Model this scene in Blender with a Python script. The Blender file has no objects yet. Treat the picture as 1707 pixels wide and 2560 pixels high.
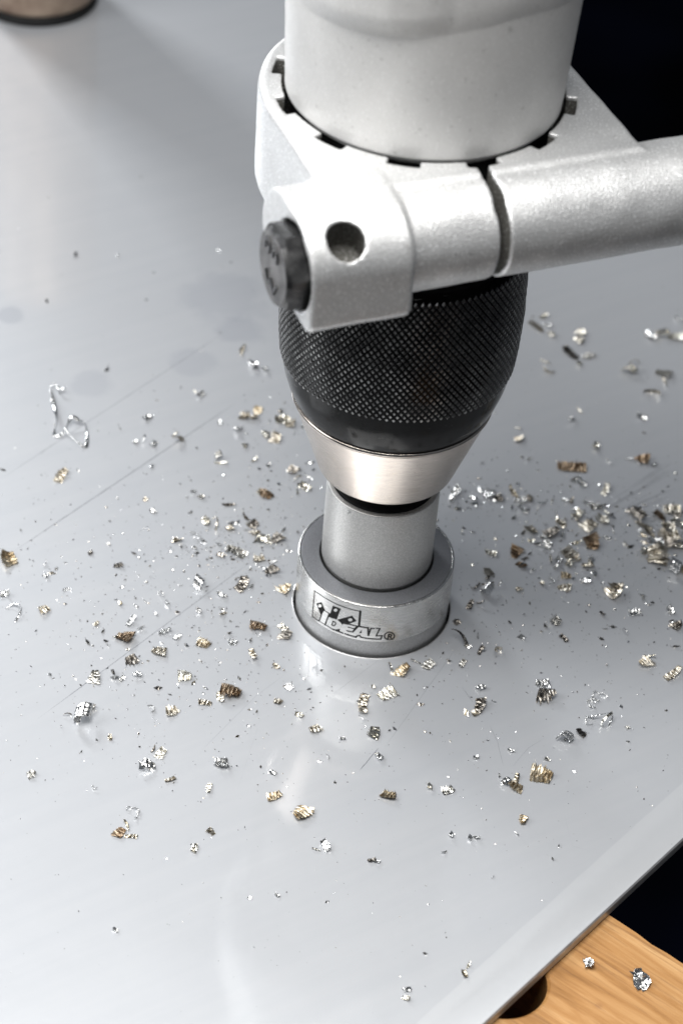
import bpy, bmesh, math, random
import numpy as np
from mathutils import Vector, Matrix
from mathutils.geometry import tessellate_polygon

S = 0.00075                      # one working unit is 0.75 mm; the tool axis is x = y = 0, the sheet's top is z = 0
sc = bpy.context.scene
COL = sc.collection

# ------------------------------------------------------------------ camera
cam_d = bpy.data.cameras.new('camera'); cam = bpy.data.objects.new('camera', cam_d); COL.objects.link(cam)
D, HC, YAW, PITCH, ROLL, FPX = 428.653, 401.754, -0.0229, 0.7142, 0.0856, 5643.44
fw = Vector((math.sin(YAW)*math.cos(PITCH), math.cos(YAW)*math.cos(PITCH), -math.sin(PITCH)))
rt = Vector((math.cos(YAW), -math.sin(YAW), 0)); up = rt.cross(fw)
r2 = rt*math.cos(ROLL)+up*math.sin(ROLL); u2 = -rt*math.sin(ROLL)+up*math.cos(ROLL)
M = Matrix((r2, u2, -fw)).transposed().to_4x4(); M.translation = Vector((0, -D*S, HC*S))
cam.matrix_world = M
cam_d.sensor_fit = 'VERTICAL'; cam_d.sensor_height = 36; cam_d.sensor_width = 24
cam_d.lens = FPX/2560*36
cam_d.clip_start = 0.01; cam_d.clip_end = 50
cam_d.dof.use_dof = True; cam_d.dof.focus_distance = 533*S; cam_d.dof.aperture_fstop = 22
sc.camera = cam
sc.render.resolution_x, sc.render.resolution_y = 682, 1024

# ------------------------------------------------------------------ world and lamps
w = bpy.data.worlds.new('World'); sc.world = w; w.use_nodes = True
w.node_tree.nodes['Background'].inputs[0].default_value = (0.80, 0.88, 1.0, 1)
w.node_tree.nodes['Background'].inputs[1].default_value = 0.14

def area(name, loc, target, sx, sy, power, col):
    l = bpy.data.lights.new(name, 'AREA'); l.shape = 'RECTANGLE'; l.size = sx*S; l.size_y = sy*S
    l.energy = power; l.color = col
    o = bpy.data.objects.new(name, l); COL.objects.link(o)
    o.location = Vector(loc)*S
    o.rotation_euler = (Vector(target)-Vector(loc)).to_track_quat('-Z', 'Y').to_euler()
    return o
area('overhead_softbox', (-85, -165, 620), (-15, -40, 30), 380, 320, 3.65, (1.0, 0.99, 0.97))
area('left_window', (-560, -60, 420), (-30, 0, 10), 330, 300, 1.7, (0.97, 0.985, 1.0))
area('rear_left_window', (-560, 760, 420), (-60, 120, 0), 170, 190, 2.7, (0.95, 0.975, 1.0))
sc.view_settings.view_transform = 'Standard'; sc.view_settings.look = 'None'
sc.view_settings.exposure = 0; sc.view_settings.gamma = 1

# ------------------------------------------------------------------ helpers
def tag(o, label=None, cat=None, group=None, kind=None):
    if label: o['label'] = label
    if cat: o['category'] = cat
    if group: o['group'] = group
    if kind: o['kind'] = kind
    return o
def empty(name, loc=(0, 0, 0), parent=None):
    o = bpy.data.objects.new(name, None); COL.objects.link(o); o.location = Vector(loc)*S
    o.empty_display_size = 0.01; o.parent = parent
    return o
def make_mesh(name, verts, faces, mats, smooth=True, mi=None):
    me = bpy.data.meshes.new(name)
    me.from_pydata([tuple(float(c)*S for c in v) for v in verts], [], [tuple(int(i) for i in f) for f in faces])
    for m in (mats if isinstance(mats, (list, tuple)) else [mats]): me.materials.append(m)
    if mi is not None: me.polygons.foreach_set('material_index', np.asarray(mi, dtype=np.int32))
    me.polygons.foreach_set('use_smooth', np.full(len(me.polygons), bool(smooth)))
    me.update()
    return me
def mesh(name, verts, faces, mats, parent=None, smooth=True, mi=None, fix=True):
    me = make_mesh(name, verts, faces, mats, smooth, mi)
    if fix:
        bm = bmesh.new(); bm.from_mesh(me); bmesh.ops.recalc_face_normals(bm, faces=bm.faces); bm.to_mesh(me); bm.free()
    o = bpy.data.objects.new(name, me); COL.objects.link(o); o.parent = parent
    return o
def sharp(o, deg=35):
    me = o.data; bm = bmesh.new(); bm.from_mesh(me)
    for e in bm.edges:
        if len(e.link_faces) == 2 and e.calc_face_angle(0) > math.radians(deg): e.smooth = False
    bm.to_mesh(me); bm.free()
def lathe(prof, seg=128, closed=True):
    """prof: list of (r, z), from one end of the section round to the other."""
    V, F = [], []
    n = len(prof)
    for r, z in prof:
        for k in range(seg):
            a = 2*math.pi*k/seg; V.append((r*math.cos(a), r*math.sin(a), z))
    for i in range(n if closed else n-1):
        j = (i+1) % n
        for k in range(seg):
            l = (k+1) % seg
            F.append((i*seg+k, i*seg+l, j*seg+l, j*seg+k))
    return V, F
def bevel_prof(pts, r):
    """round the corners flagged in pts = [(r, z, rad)] by rad."""
    out = []
    n = len(pts)
    for i, (x, y, q) in enumerate(pts):
        if q <= 0: out.append((x, y)); continue
        a = Vector(pts[i-1][:2])-Vector((x, y)); b = Vector(pts[(i+1) % n][:2])-Vector((x, y))
        la, lb = a.length, b.length; a /= la; b /= lb
        q2 = min(q, la*.49, lb*.49)
        p0 = Vector((x, y))+a*q2; p2 = Vector((x, y))+b*q2
        for t in (0, .25, .5, .75, 1):
            p = p0*(1-t)**2+Vector((x, y))*2*t*(1-t)+p2*t*t
            out.append((p.x, p.y))
    return out
def solid_lathe(name, pts, mat, parent, seg=128, cx=0, cy=0):
    V, F = lathe(bevel_prof(pts, 0), seg)
    V = [(x+cx, y+cy, z) for x, y, z in V]
    o = mesh(name, V, F, mat, parent); sharp(o, 40)
    return o

# ------------------------------------------------------------------ materials
class N:
    def __init__(s, name):
        s.m = bpy.data.materials.new(name); s.m.use_nodes = True
        s.t = s.m.node_tree; s.b = s.t.nodes['Principled BSDF']
        s.tc = s.t.nodes.new('ShaderNodeTexCoord').outputs['Object']
    def put(s, v, sock):
        if isinstance(v, bpy.types.NodeSocket): s.t.links.new(v, sock)
        elif isinstance(v, (tuple, list)) and sock.type == 'RGBA' and len(v) == 3: sock.default_value = (*v, 1)
        else: sock.default_value = v
    def math(s, op, a, b=None, c=None, clamp=False):
        n = s.t.nodes.new('ShaderNodeMath'); n.operation = op; n.use_clamp = clamp
        for i, v in enumerate((a, b, c)):
            if v is not None: s.put(v, n.inputs[i])
        return n.outputs[0]
    def scale(s, v, k):
        n = s.t.nodes.new('ShaderNodeMapping'); s.put(v, n.inputs[0]); n.inputs['Scale'].default_value = k
        return n.outputs[0]
    def rot(s, v, ang):
        n = s.t.nodes.new('ShaderNodeMapping'); s.put(v, n.inputs[0]); n.inputs['Rotation'].default_value = ang
        return n.outputs[0]
    def noise(s, v, scale, detail=3, rough=.55, dist=0):
        n = s.t.nodes.new('ShaderNodeTexNoise'); s.put(v, n.inputs['Vector'])
        n.inputs['Scale'].default_value = scale; n.inputs['Detail'].default_value = detail
        n.inputs['Roughness'].default_value = rough; n.inputs['Distortion'].default_value = dist
        return n.outputs['Fac']
    def voro(s, v, scale, out='Distance'):
        n = s.t.nodes.new('ShaderNodeTexVoronoi'); s.put(v, n.inputs['Vector']); n.inputs['Scale'].default_value = scale
        return n.outputs[out]
    def ramp(s, f, stops):
        n = s.t.nodes.new('ShaderNodeValToRGB'); s.put(f, n.inputs[0]); e = n.color_ramp.elements
        while len(e) < len(stops): e.new(0.5)
        for q, (p, c) in zip(e, stops):
            q.position = p; q.color = (*c, 1) if isinstance(c, (tuple, list)) else (c, c, c, 1)
        return n.outputs[0]
    def mix(s, f, a, b):
        n = s.t.nodes.new('ShaderNodeMix'); n.data_type = 'RGBA'
        s.put(f, n.inputs[0]); s.put(a, n.inputs[6]); s.put(b, n.inputs[7])
        return n.outputs[2]
    def bump(s, h, strength, dist=0.05, normal=None):
        n = s.t.nodes.new('ShaderNodeBump'); s.put(h, n.inputs['Height'])
        n.inputs['Strength'].default_value = strength; n.inputs['Distance'].default_value = dist*S
        if normal is not None: s.put(normal, n.inputs['Normal'])
        return n.outputs[0]
    def set(s, **k):
        for a, v in k.items(): s.put(v, s.b.inputs[a.replace('_', ' ')])
        return s.m
K = 1/S        # object coordinates are metres: K turns a frequency per unit into one per metre

def cast_alu(name, base, metallic, rough, grain, seed=0):
    n = N(name)
    g = n.noise(n.tc, 2.0*K, 3, .7); g2 = n.noise(n.tc, 3.6*K, 2, .6); big = n.noise(n.tc, .12*K, 4, .6)
    spk = n.ramp(n.noise(n.tc, 2.2*K, 1, .5), [(.58, 0.0), (.70, 1.0)])
    c = n.mix(n.ramp(big, [(.35, 0.0), (.7, 1.0)]), tuple(v*.93 for v in base), base)
    c = n.mix(n.math('MULTIPLY', spk, grain), c, (.95, .95, .95))
    pit = n.ramp(n.noise(n.tc, .8*K, 2, .5), [(.27, 1.0), (.33, 0.0)])
    c = n.mix(n.math('MULTIPLY', pit, .35), c, (.2, .19, .18))
    h = n.math('ADD', g, n.math('MULTIPLY', g2, .6))
    r = n.math('ADD', n.math('MULTIPLY', g2, .25), rough-.12)
    return n.set(Base_Color=c, Metallic=metallic, Roughness=r, Normal=n.bump(h, min(1, grain*1.2), .13))
M_HOUSING = cast_alu('painted_cast_housing', (.565, .56, .55), .2, .5, .2)
M_CLAMP = cast_alu('blasted_aluminium', (.64, .64, .635), .68, .41, .9)
M_RECESS = cast_alu('dark_recess_face', (.10, .096, .085), .2, .7, .3)  # dark tone for faces deep inside the uncut casting

def blasted(name, base, rough, grain=.5):
    n = N(name)
    g = n.noise(n.tc, 2.6*K, 2, .7); sp = n.ramp(n.noise(n.tc, 3.1*K, 1, .5), [(.42, 0.0), (.66, 1.0)])
    c = n.mix(sp, tuple(v*.86 for v in base), tuple(min(1, v*1.10) for v in base))
    dark = n.ramp(n.noise(n.tc, .55*K, 2, .5), [(.22, 1.0), (.27, 0.0)])
    c = n.mix(n.math('MULTIPLY', dark, .6), c, (.1, .1, .1))
    return n.set(Base_Color=c, Metallic=.75, Roughness=rough, Normal=n.bump(g, grain, .12))
M_SHANK = blasted('bead_blasted_steel', (.50, .495, .48), .42, .3)
M_RINGTOP = blasted('dark_blasted_steel', (.235, .24, .255), .5)
M_LOWER = blasted('grey_blasted_steel', (.44, .44, .44), .45)

def satin(name, base, rough, streak, bump=.25, bl=.35):
    """turned steel: fine lines that run round the axis."""
    n = N(name)
    v = n.scale(n.tc, (1, 1, 9))
    s1 = n.noise(v, .32*K, 4, .7); s2 = n.noise(n.scale(n.tc, (1, 1, 30)), .5*K, 2, .6)
    blot = n.noise(n.tc, .12*K, 5, .65)
    c = n.mix(n.ramp(s1, [(.3, 0.0), (.7, 1.0)]), tuple(v_*(1-streak) for v_ in base), base)
    c = n.mix(n.math('MULTIPLY', n.ramp(blot, [(.55, 0.0), (.75, 1.0)]), bl), c, tuple(v_*q for v_, q in zip(base, (.62, .58, .50))))
    speck = n.ramp(n.noise(n.tc, 1.2*K, 2, .6), [(.68, 0.0), (.74, 1.0)])
    c = n.mix(n.math('MULTIPLY', speck, .5), c, (.16, .13, .10))
    r = n.math('ADD', n.math('MULTIPLY', s1, .22), rough-.11)
    return n.set(Base_Color=c, Metallic=1.0, Roughness=r, Anisotropic=.5,
                 Normal=n.bump(n.math('ADD', s1, s2), bump, .08))
M_BAND = satin('turned_steel_band', (.68, .675, .66), .25, .26, bl=.12)
M_CONE = satin('turned_warm_steel', (.60, .54, .485), .22, .26)

def black(name, base, rough, scuff=0.0, coat=0.0, spec=.12):
    n = N(name)
    s = n.noise(n.scale(n.rot(n.tc, (0.3, .1, .5)), (1, 1, 9)), .11*K, 4, .65)
    f = n.ramp(s, [(.66, 0.0), (.70, 1.0)]); g = n.noise(n.tc, 2.2*K, 2, .6)
    dust = n.ramp(n.noise(n.tc, .9*K, 3, .7), [(.66, 0.0), (.76, 1.0)])
    c = n.mix(n.math('MULTIPLY', f, scuff), base, (.35, .34, .33))
    c = n.mix(n.math('MULTIPLY', dust, scuff*.15), c, (.22, .22, .21))
    r = n.math('ADD', n.math('MULTIPLY', n.noise(n.tc, .15*K, 4, .6), .2), rough-.1)
    return n.set(Base_Color=c, Roughness=r, Metallic=0.0, Coat_Weight=coat, Coat_Roughness=.2, Specular_IOR_Level=spec, Normal=n.bump(g, .12, .08))
M_BLACK = black('black_polished_sleeve', (.004, .004, .004), .14, .35, 0, .07)
M_BLACKM = black('black_matt', (.008, .008, .008), .6)
n_ = N('knurl_flank'); M_KN = n_.set(Base_Color=n_.ramp(n_.noise(n_.tc, .6*K, 3), [(.3, .04), (.75, .12)]), Roughness=.36, Metallic=.6)
n_ = N('knurl_worn_tip')
M_KNT = n_.set(Base_Color=n_.mix(n_.ramp(n_.noise(n_.tc, .16*K, 4, .65), [(.42, 0.0), (.68, 1.0)]), (.07, .07, .07), (.40, .40, .39)), Roughness=.36, Metallic=.85)
n_ = N('black_oxide_bolt')
M_BOLT = n_.set(Base_Color=n_.ramp(n_.noise(n_.tc, .35*K, 4, .6), [(.3, (.015, .015, .016)), (.72, (.06, .06, .06))]), Roughness=.36, Metallic=.7,
                Normal=n_.bump(n_.noise(n_.tc, .7*K, 3), .3, .2))
n_ = N('bolt_face_worn')
M_BOLTF = n_.set(Base_Color=n_.ramp(n_.noise(n_.tc, .22*K, 5, .65), [(.3, (.05, .048, .046)), (.7, (.20, .19, .185))]), Roughness=.42, Metallic=.8,
                 Normal=n_.bump(n_.noise(n_.tc, .5*K, 4), .35, .3))
n_ = N('printed_black_mark'); M_INK = n_.set(Base_Color=n_.ramp(n_.noise(n_.tc, 1.6*K, 3, .7), [(.35, .006), (.8, .03)]), Roughness=.6, Specular_IOR_Level=.15)
n_ = N('handle_rubber'); M_RUB = n_.set(Base_Color=n_.ramp(n_.noise(n_.tc, .6*K, 3), [(.3, .015), (.8, .03)]), Roughness=.7)

# engraved mark (degrees round the band, height) and scratches (width, depth, ends) in the tool's own units
LOGO_STROKES = [(1.0, [(-136.47, 15.13), (-136.82, 6.0)]), (1.0, [(-136.79, 15.04), (-131.05, 15.26), (-123.65, 15.29), (-114.05, 15.3), (-105.74, 15.29), (-96.82, 15.35)]), (2.2, [(-97.38, 15.4), (-97.33, 10.12)]), (1.2, [(-137.03, 6.0), (-129.83, 6.29), (-123.33, 6.5), (-117.06, 6.28)]), (1.7, [(-117.06, 6.28), (-111.27, 6.4), (-104.82, 6.35), (-98.62, 6.25)]), (1.5, [(-98.83, 6.23), (-97.47, 6.98), (-95.96, 7.01), (-95.23, 6.55), (-90.93, 6.43), (-85.83, 6.39), (-80.73, 6.37), (-80.06, 7.6)]), (1.4, [(-79.81, 7.6), (-84.38, 7.55), (-82.36, 9.97)]), (1.4, [(-82.14, 10.11), (-88.71, 10.02), (-89.81, 7.58)]), (1.8, [(-97.34, 10.16), (-90.42, 10.09)]), (1.8, [(-90.68, 10.14), (-89.95, 7.45)]), (1.0, [(-124.61, 11.02), (-120.34, 10.98)]), (1.3, [(-127.82, 9.05), (-129.54, 6.33)]), (1.5, [(-120.99, 10.84), (-123.84, 6.34)]), (1.1, [(-117.23, 9.01), (-118.07, 7.51), (-116.11, 7.69), (-114.91, 8.49), (-115.41, 9.05), (-117.38, 8.98)]), (1.5, [(-109.15, 9.76), (-103.79, 10.07), (-98.1, 10.09)]), (1.3, [(-105.12, 8.92), (-100.06, 9.04)]), (1.3, [(-105.98, 7.63), (-101.46, 7.73)]), (1.5, [(-75.61, 6.47), (-75.44, 8.01), (-73.77, 7.88), (-73.25, 7.5), (-73.81, 7.14), (-75.44, 7.25)]), (1.5, [(-74.39, 7.21), (-73.07, 6.36)]), (1.3, [(-70.97, 7.15), (-71.02, 6.81), (-71.32, 6.51), (-71.86, 6.27), (-72.59, 6.1), (-73.47, 6.01), (-74.42, 6.01), (-75.39, 6.1), (-76.32, 6.26), (-77.13, 6.49), (-77.77, 6.78), (-78.21, 7.11), (-78.41, 7.45), (-78.36, 7.79), (-78.07, 8.11), (-77.55, 8.37), (-76.84, 8.56), (-75.98, 8.66), (-75.03, 8.67), (-74.06, 8.59), (-73.13, 8.41), (-72.31, 8.16), (-71.64, 7.85), (-71.19, 7.5), (-70.97, 7.15)])]
LOGO_FILLS = [[(-133.56, 11.48), (-128.76, 13.14), (-124.65, 11.22), (-126.31, 10.43), (-127.5, 8.92), (-128.64, 8.85)], [(-118.47, 14.16), (-111.96, 14.35), (-114.43, 10.16), (-121.11, 9.71)], [(-113.96, 10.24), (-103.1, 13.21), (-99.53, 11.78), (-104.72, 10.26), (-109.12, 10.03), (-109.7, 9.02), (-110.99, 9.63)], [(-117.55, 6.22), (-114.2, 6.71), (-111.24, 7.44), (-111.49, 6.37), (-116.52, 6.07)], [(-99.41, 10.13), (-97.62, 9.83), (-101.08, 7.63), (-102.21, 7.77), (-100.13, 9.38)], [(-95.11, 9.13), (-95.08, 7.96), (-96.7, 7.89)]]
LOGO_HOLES = [[(-128.22, 12.05), (-128.38, 11.73), (-128.94, 11.38), (-129.76, 11.1), (-130.63, 10.96), (-131.31, 11.0), (-131.61, 11.21), (-131.44, 11.54), (-130.85, 11.89), (-130.02, 12.18), (-129.16, 12.31), (-128.5, 12.27)], [(-114.39, 13.48), (-114.54, 13.18), (-115.07, 12.88), (-115.83, 12.67), (-116.62, 12.59), (-117.24, 12.67), (-117.5, 12.89), (-117.35, 13.2), (-116.81, 13.5), (-116.05, 13.72), (-115.26, 13.79), (-114.65, 13.7)], [(-102.53, 11.92), (-102.68, 11.61), (-103.23, 11.34), (-104.01, 11.16), (-104.83, 11.13), (-105.46, 11.26), (-105.73, 11.51), (-105.57, 11.81), (-105.02, 12.09), (-104.24, 12.27), (-103.42, 12.3), (-102.8, 12.17)]]
SCRATCHES = [(2.2, 0.5, (-103.95, 33.81), (-62.69, 93.95)), (2.2, 0.5, (-62.69, 93.95), (-51.7, 110.23)), (1.6, 0.9, (-94.7, 5.85), (-44.06, 77.94)), (2.0, 0.4, (-72.65, 16.9), (-60.42, 52.63)), (1.0, 1, (-77.84, -53.07), (-31.6, 12.72)), (1.2, 0.9, (1.19, -58.96), (5.29, -50.87)), (0.8, 0.6, (6.47, -51.1), (23.17, -12.32)), (0.8, 0.7, (31.78, -39.31), (34.01, -44.83)), (0.8, 0.7, (34.01, -44.83), (35.68, -52.98)), (0.7, 0.8, (24.46, -27.0), (27.67, -32.44)), (0.7, 0.5, (37.81, -52.68), (41.59, -45.91)), (0.7, 0.5, (41.59, -45.91), (45.47, -42.0)), (0.7, 0.5, (-7.31, -34.37), (3.56, -20.43)), (3, 0.5, (48.98, 33.88), (83.6, 69.2)), (2.5, 0.6, (62.12, 42.53), (83.25, 59.47)), (2.5, 0.5, (66.68, 53.43), (83.76, 73.7)), (1.5, 0.5, (37.35, 17.58), (54.41, 25.74)), (1.5, 0.4, (38.44, 16.16), (51.2, 20.46)), (2, 0.35, (42.57, 112.35), (68.13, 145.36)), (1.5, 0.35, (52.21, 52.9), (84.48, 94.07)), (1.0, 0.45, (50.51, -66.78), (52.43, -75.86)), (1.0, 0.45, (52.43, -75.86), (59.0, -77.43)), (0.8, 0.4, (29.51, -65.86), (31.61, -71.87)), (0.8, 0.4, (31.61, -71.87), (32.14, -76.76)), (1, 0.3, (-27.29, -71.13), (-24.29, -45.75)), (0.6, 0.5, (-37.48, -58.32), (-26.14, -37.76)), (0.6, 0.5, (-26.14, -37.76), (-19.1, -28.3)), (1.2, 0.4, (32.12, 13.64), (51.1, 52.73))]

def sheet_material():
    n = N('satin_sheet_steel')
    wob = n.noise(n.tc, .02*K, 2)
    flat = n.scale(n.tc, (1, 1, 0))
    # faint rolling direction, blotches and finger smears
    roll = n.noise(n.scale(n.rot(n.tc, (0, 0, math.radians(-35))), (1, 26, 1)), .010*K, 4, .6)
    blot = n.noise(n.tc, .012*K, 4, .6, .6)
    fine = n.noise(n.tc, .9*K, 2, .6)
    c = n.mix(n.ramp(roll, [(.3, 0.0), (.7, 1.0)]), (.500, .513, .535), (.522, .533, .552))
    edge = n.t.nodes.new('ShaderNodeVectorMath'); edge.operation = 'DOT_PRODUCT'; n.t.links.new(flat, edge.inputs[0]); edge.inputs[1].default_value = (.7929, -.6093, 0)
    rag = n.math('ADD', edge.outputs['Value'], n.math('MULTIPLY', n.noise(n.tc, .1*K, 3), .5*S))
    c = n.mix(n.ramp(n.math('MULTIPLY', rag, 1/(100*S)), [(.9455, 0.0), (.9475, 1.0)]), c, (.565, .576, .592))
    c = n.mix(n.math('MULTIPLY', n.ramp(blot, [(.54, 0.0), (.72, 1.0)]), .30), c, (.41, .43, .465))
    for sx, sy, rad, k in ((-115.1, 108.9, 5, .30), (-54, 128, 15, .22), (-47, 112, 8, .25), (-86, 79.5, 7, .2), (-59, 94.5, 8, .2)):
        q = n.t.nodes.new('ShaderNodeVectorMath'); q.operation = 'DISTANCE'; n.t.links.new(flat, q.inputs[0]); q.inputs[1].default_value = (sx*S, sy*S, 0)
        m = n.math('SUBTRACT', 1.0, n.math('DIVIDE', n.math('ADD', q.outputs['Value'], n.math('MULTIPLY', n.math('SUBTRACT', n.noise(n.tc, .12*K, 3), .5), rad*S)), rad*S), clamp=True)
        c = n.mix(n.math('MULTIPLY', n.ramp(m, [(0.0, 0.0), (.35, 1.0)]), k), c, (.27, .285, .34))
    pits = n.ramp(n.voro(n.tc, .33*K), [(.035, 1.0), (.06, 0.0)])
    pits = n.math('MULTIPLY', pits, n.ramp(n.noise(n.tc, .05*K, 3), [(.42, 0.0), (.6, 1.0)]))
    c = n.mix(n.math('MULTIPLY', pits, .5), c, (.2, .2, .2))
    r = n.math('ADD', n.math('MULTIPLY', blot, .10), .36)
    r = n.math('ADD', r, n.math('MULTIPLY', fine, .06))
    return n.set(Base_Color=c, Metallic=.5, Roughness=r, Coat_Weight=1.0, Coat_Roughness=.07, Coat_IOR=2.0,
                 Normal=n.bump(fine, .10, .06))
M_SHEET = sheet_material()
M_SCR = []
for k_ in range(3):
    n_ = N('scratch_metal'); n_.set(Base_Color=n_.ramp(n_.noise(n_.tc, .25*K, 3, .7), [(.35, (.12+.14*k_, .125+.14*k_, .14+.14*k_)), (.7, (.24+.11*k_, .245+.115*k_, .27+.12*k_))]), Metallic=.5, Roughness=.45); M_SCR.append(n_.m)
n_ = N('cut_sheet_edge'); M_RIM = n_.set(Base_Color=n_.ramp(n_.noise(n_.scale(n_.tc, (1, 1, 8)), .3*K, 4), [(.3, .34), (.7, .58)]), Metallic=.6, Roughness=.38)

def wood_material():
    n = N('oiled_board_wood')
    v = n.rot(n.tc, (0, 0, math.radians(34)))
    st = n.scale(v, (.9, 9, 3))
    g1 = n.noise(st, .030*K, 5, .62, .7); g2 = n.noise(n.scale(v, (1, 26, 5)), .04*K, 4, .65)
    kn = n.noise(v, .018*K, 3, .5)
    c = n.ramp(g1, [(.25, (.22, .10, .028)), (.45, (.37, .185, .062)), (.62, (.48, .27, .11)), (.82, (.60, .40, .20))])
    c = n.mix(n.math('MULTIPLY', n.ramp(g2, [(.54, 0.0), (.66, 1.0)]), .45), c, (.15, .065, .022))
    c = n.mix(n.math('MULTIPLY', n.ramp(kn, [(.55, 0.0), (.7, 1.0)]), .35), c, (.60, .42, .22))
    dots = n.ramp(n.voro(n.tc, .09*K), [(.07, 1.0), (.13, 0.0)])
    c = n.mix(n.math('MULTIPLY', dots, .35), c, (.18, .07, .03))
    return n.set(Base_Color=c, Roughness=n.math('ADD', n.math('MULTIPLY', g1, .2), .38), Normal=n.bump(n.math('ADD', g1, g2), .25, .4))
M_WOOD = wood_material()
n_ = N('dark_floor_rubber'); M_FLOOR = n_.set(Base_Color=n_.ramp(n_.noise(n_.tc, 2.2, 3, .5), [(.45, (.0012, .0014, .0020)), (.62, (.006, .008, .020))]), Roughness=.95, Specular_IOR_Level=.02)
n_ = N('bronze_brown_metal')
M_BRZ = n_.set(Base_Color=n_.ramp(n_.noise(n_.tc, .09*K, 4, .6), [(.3, (.13, .085, .06)), (.7, (.30, .235, .18))]), Roughness=.5, Metallic=.4)

def chip_mat(name, a, b, rough, metallic=1.0):
    n = N(name)
    oi = n.t.nodes.new('ShaderNodeObjectInfo').outputs['Random']
    wv = n.t.nodes.new('ShaderNodeTexWave'); wv.wave_type = 'BANDS'; wv.bands_direction = 'X'
    n.put(n.tc, wv.inputs['Vector']); wv.inputs['Scale'].default_value = .30*K; wv.inputs['Distortion'].default_value = 7
    wv.inputs['Detail'].default_value = 3; wv.inputs['Detail Scale'].default_value = 1.1
    f = n.math('ADD', n.math('MULTIPLY', n.noise(n.tc, .45*K, 3, .7), .82), n.math('MULTIPLY', wv.outputs['Fac'], .18))
    c = n.mix(n.ramp(f, [(.36, 0.0), (.64, 1.0)]), a, b)
    return n.set(Base_Color=c, Roughness=n.math('ADD', n.math('MULTIPLY', oi, .16), rough), Metallic=metallic,
                 Normal=n.bump(n.math('ADD', wv.outputs['Fac'], n.math('MULTIPLY', n.noise(n.tc, 1.3*K, 2, .6), .4)), .6, .16))
CM = {'silver': chip_mat('silver_chip', (.45, .45, .44), (.93, .93, .92), .14),
      'grey': chip_mat('grey_chip', (.16, .155, .14), (.66, .645, .61), .22),
      'dark': chip_mat('dark_chip', (.05, .045, .04), (.42, .39, .35), .22),
      'tan': chip_mat('tan_chip', (.17, .14, .095), (.78, .735, .65), .26),
      'brown': chip_mat('brown_chip', (.09, .05, .022), (.43, .335, .24), .3),
      'gold': chip_mat('gold_chip', (.22, .16, .09), (.70, .625, .49), .28),
      'cream': chip_mat('cream_chip', (.40, .37, .30), (.90, .88, .82), .2)}

# ------------------------------------------------------------------ setting: floor far below, sheet, board
fl = mesh('floor', [(-6000, -6000, -1000), (6000, -6000, -1000), (6000, 9000, -1000), (-6000, 9000, -1000)], [(0, 1, 2, 3)], M_FLOOR)
tag(fl, kind='structure')

def metal_sheet():
    e = Vector((.6093, .7929)); wv = Vector((-.7929, .6093)); p0 = Vector((33.22, -129.03))
    A = p0-e*90
    far = Vector((-60, 330)); B = p0+e*((far-p0).dot(e))
    C_ = B+wv*620; D_ = A+wv*620
    hole_r, seg = 20.42, 128
    def inset(d):     # the quad moved inwards by d
        return [A+e*d+wv*d, B-e*d+wv*d, C_-e*d-wv*d, D_+e*d-wv*d]
    V, F, mi = [], [], []
    def ring(pts, z):
        i0 = len(V); V.extend((p.x, p.y, z) for p in pts); return i0
    prof = [(10.5, 0.0), (8.5, -.035), (.9, -.36), (.35, -.50), (.05, -.95), (0, -1.5), (.02, -3.3), (.4, -3.75)]
    rings = [ring(inset(d), z) for d, z in prof]
    for q, (a, b) in enumerate(zip(rings[:-1], rings[1:])):
        for k in range(4):
            F.append((a+k, b+k, b+(k+1) % 4, a+(k+1) % 4)); mi.append(0 if q < 3 else 1)
    circ = [Vector((hole_r*math.cos(2*math.pi*k/seg), hole_r*math.sin(2*math.pi*k/seg))) for k in range(seg)]
    lip = [c*(1+.35/hole_r) for c in circ]
    h0 = ring(lip, 0.0); h0b = ring([c*(1+.12/hole_r) for c in circ], .10); h1 = ring(circ, .0); h2 = ring(circ, -3.75)
    outer = inset(10.5)
    loops = [[Vector((p.x, p.y, 0)) for p in outer], [Vector((p.x, p.y, 0)) for p in lip]]
    idx = [rings[0]+k for k in range(4)]+[h0+k for k in range(seg)]
    for t in tessellate_polygon(loops): F.append(tuple(idx[i] for i in t)); mi.append(0)
    for a, b, m in ((h0, h0b, 1), (h0b, h1, 1), (h1, h2, 1)):
        for k in range(seg): F.append((a+k, a+(k+1) % seg, b+(k+1) % seg, b+k)); mi.append(m)
    loops = [[Vector((p.x, p.y, 0)) for p in inset(.4)], [Vector((p.x, p.y, 0)) for p in circ]]
    idx = [rings[-1]+k for k in range(4)]+[h2+k for k in range(seg)]
    for t in tessellate_polygon(loops): F.append(tuple(idx[i] for i in t)); mi.append(0)
    o = mesh('metal_sheet', V, F, [M_SHEET, M_RIM], None, True, mi)
    sharp(o, 12)
    return tag(o, 'large satin grey metal sheet with scratches, being drilled through and strewn with chips', 'metal sheet')
SHEET = metal_sheet()

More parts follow.
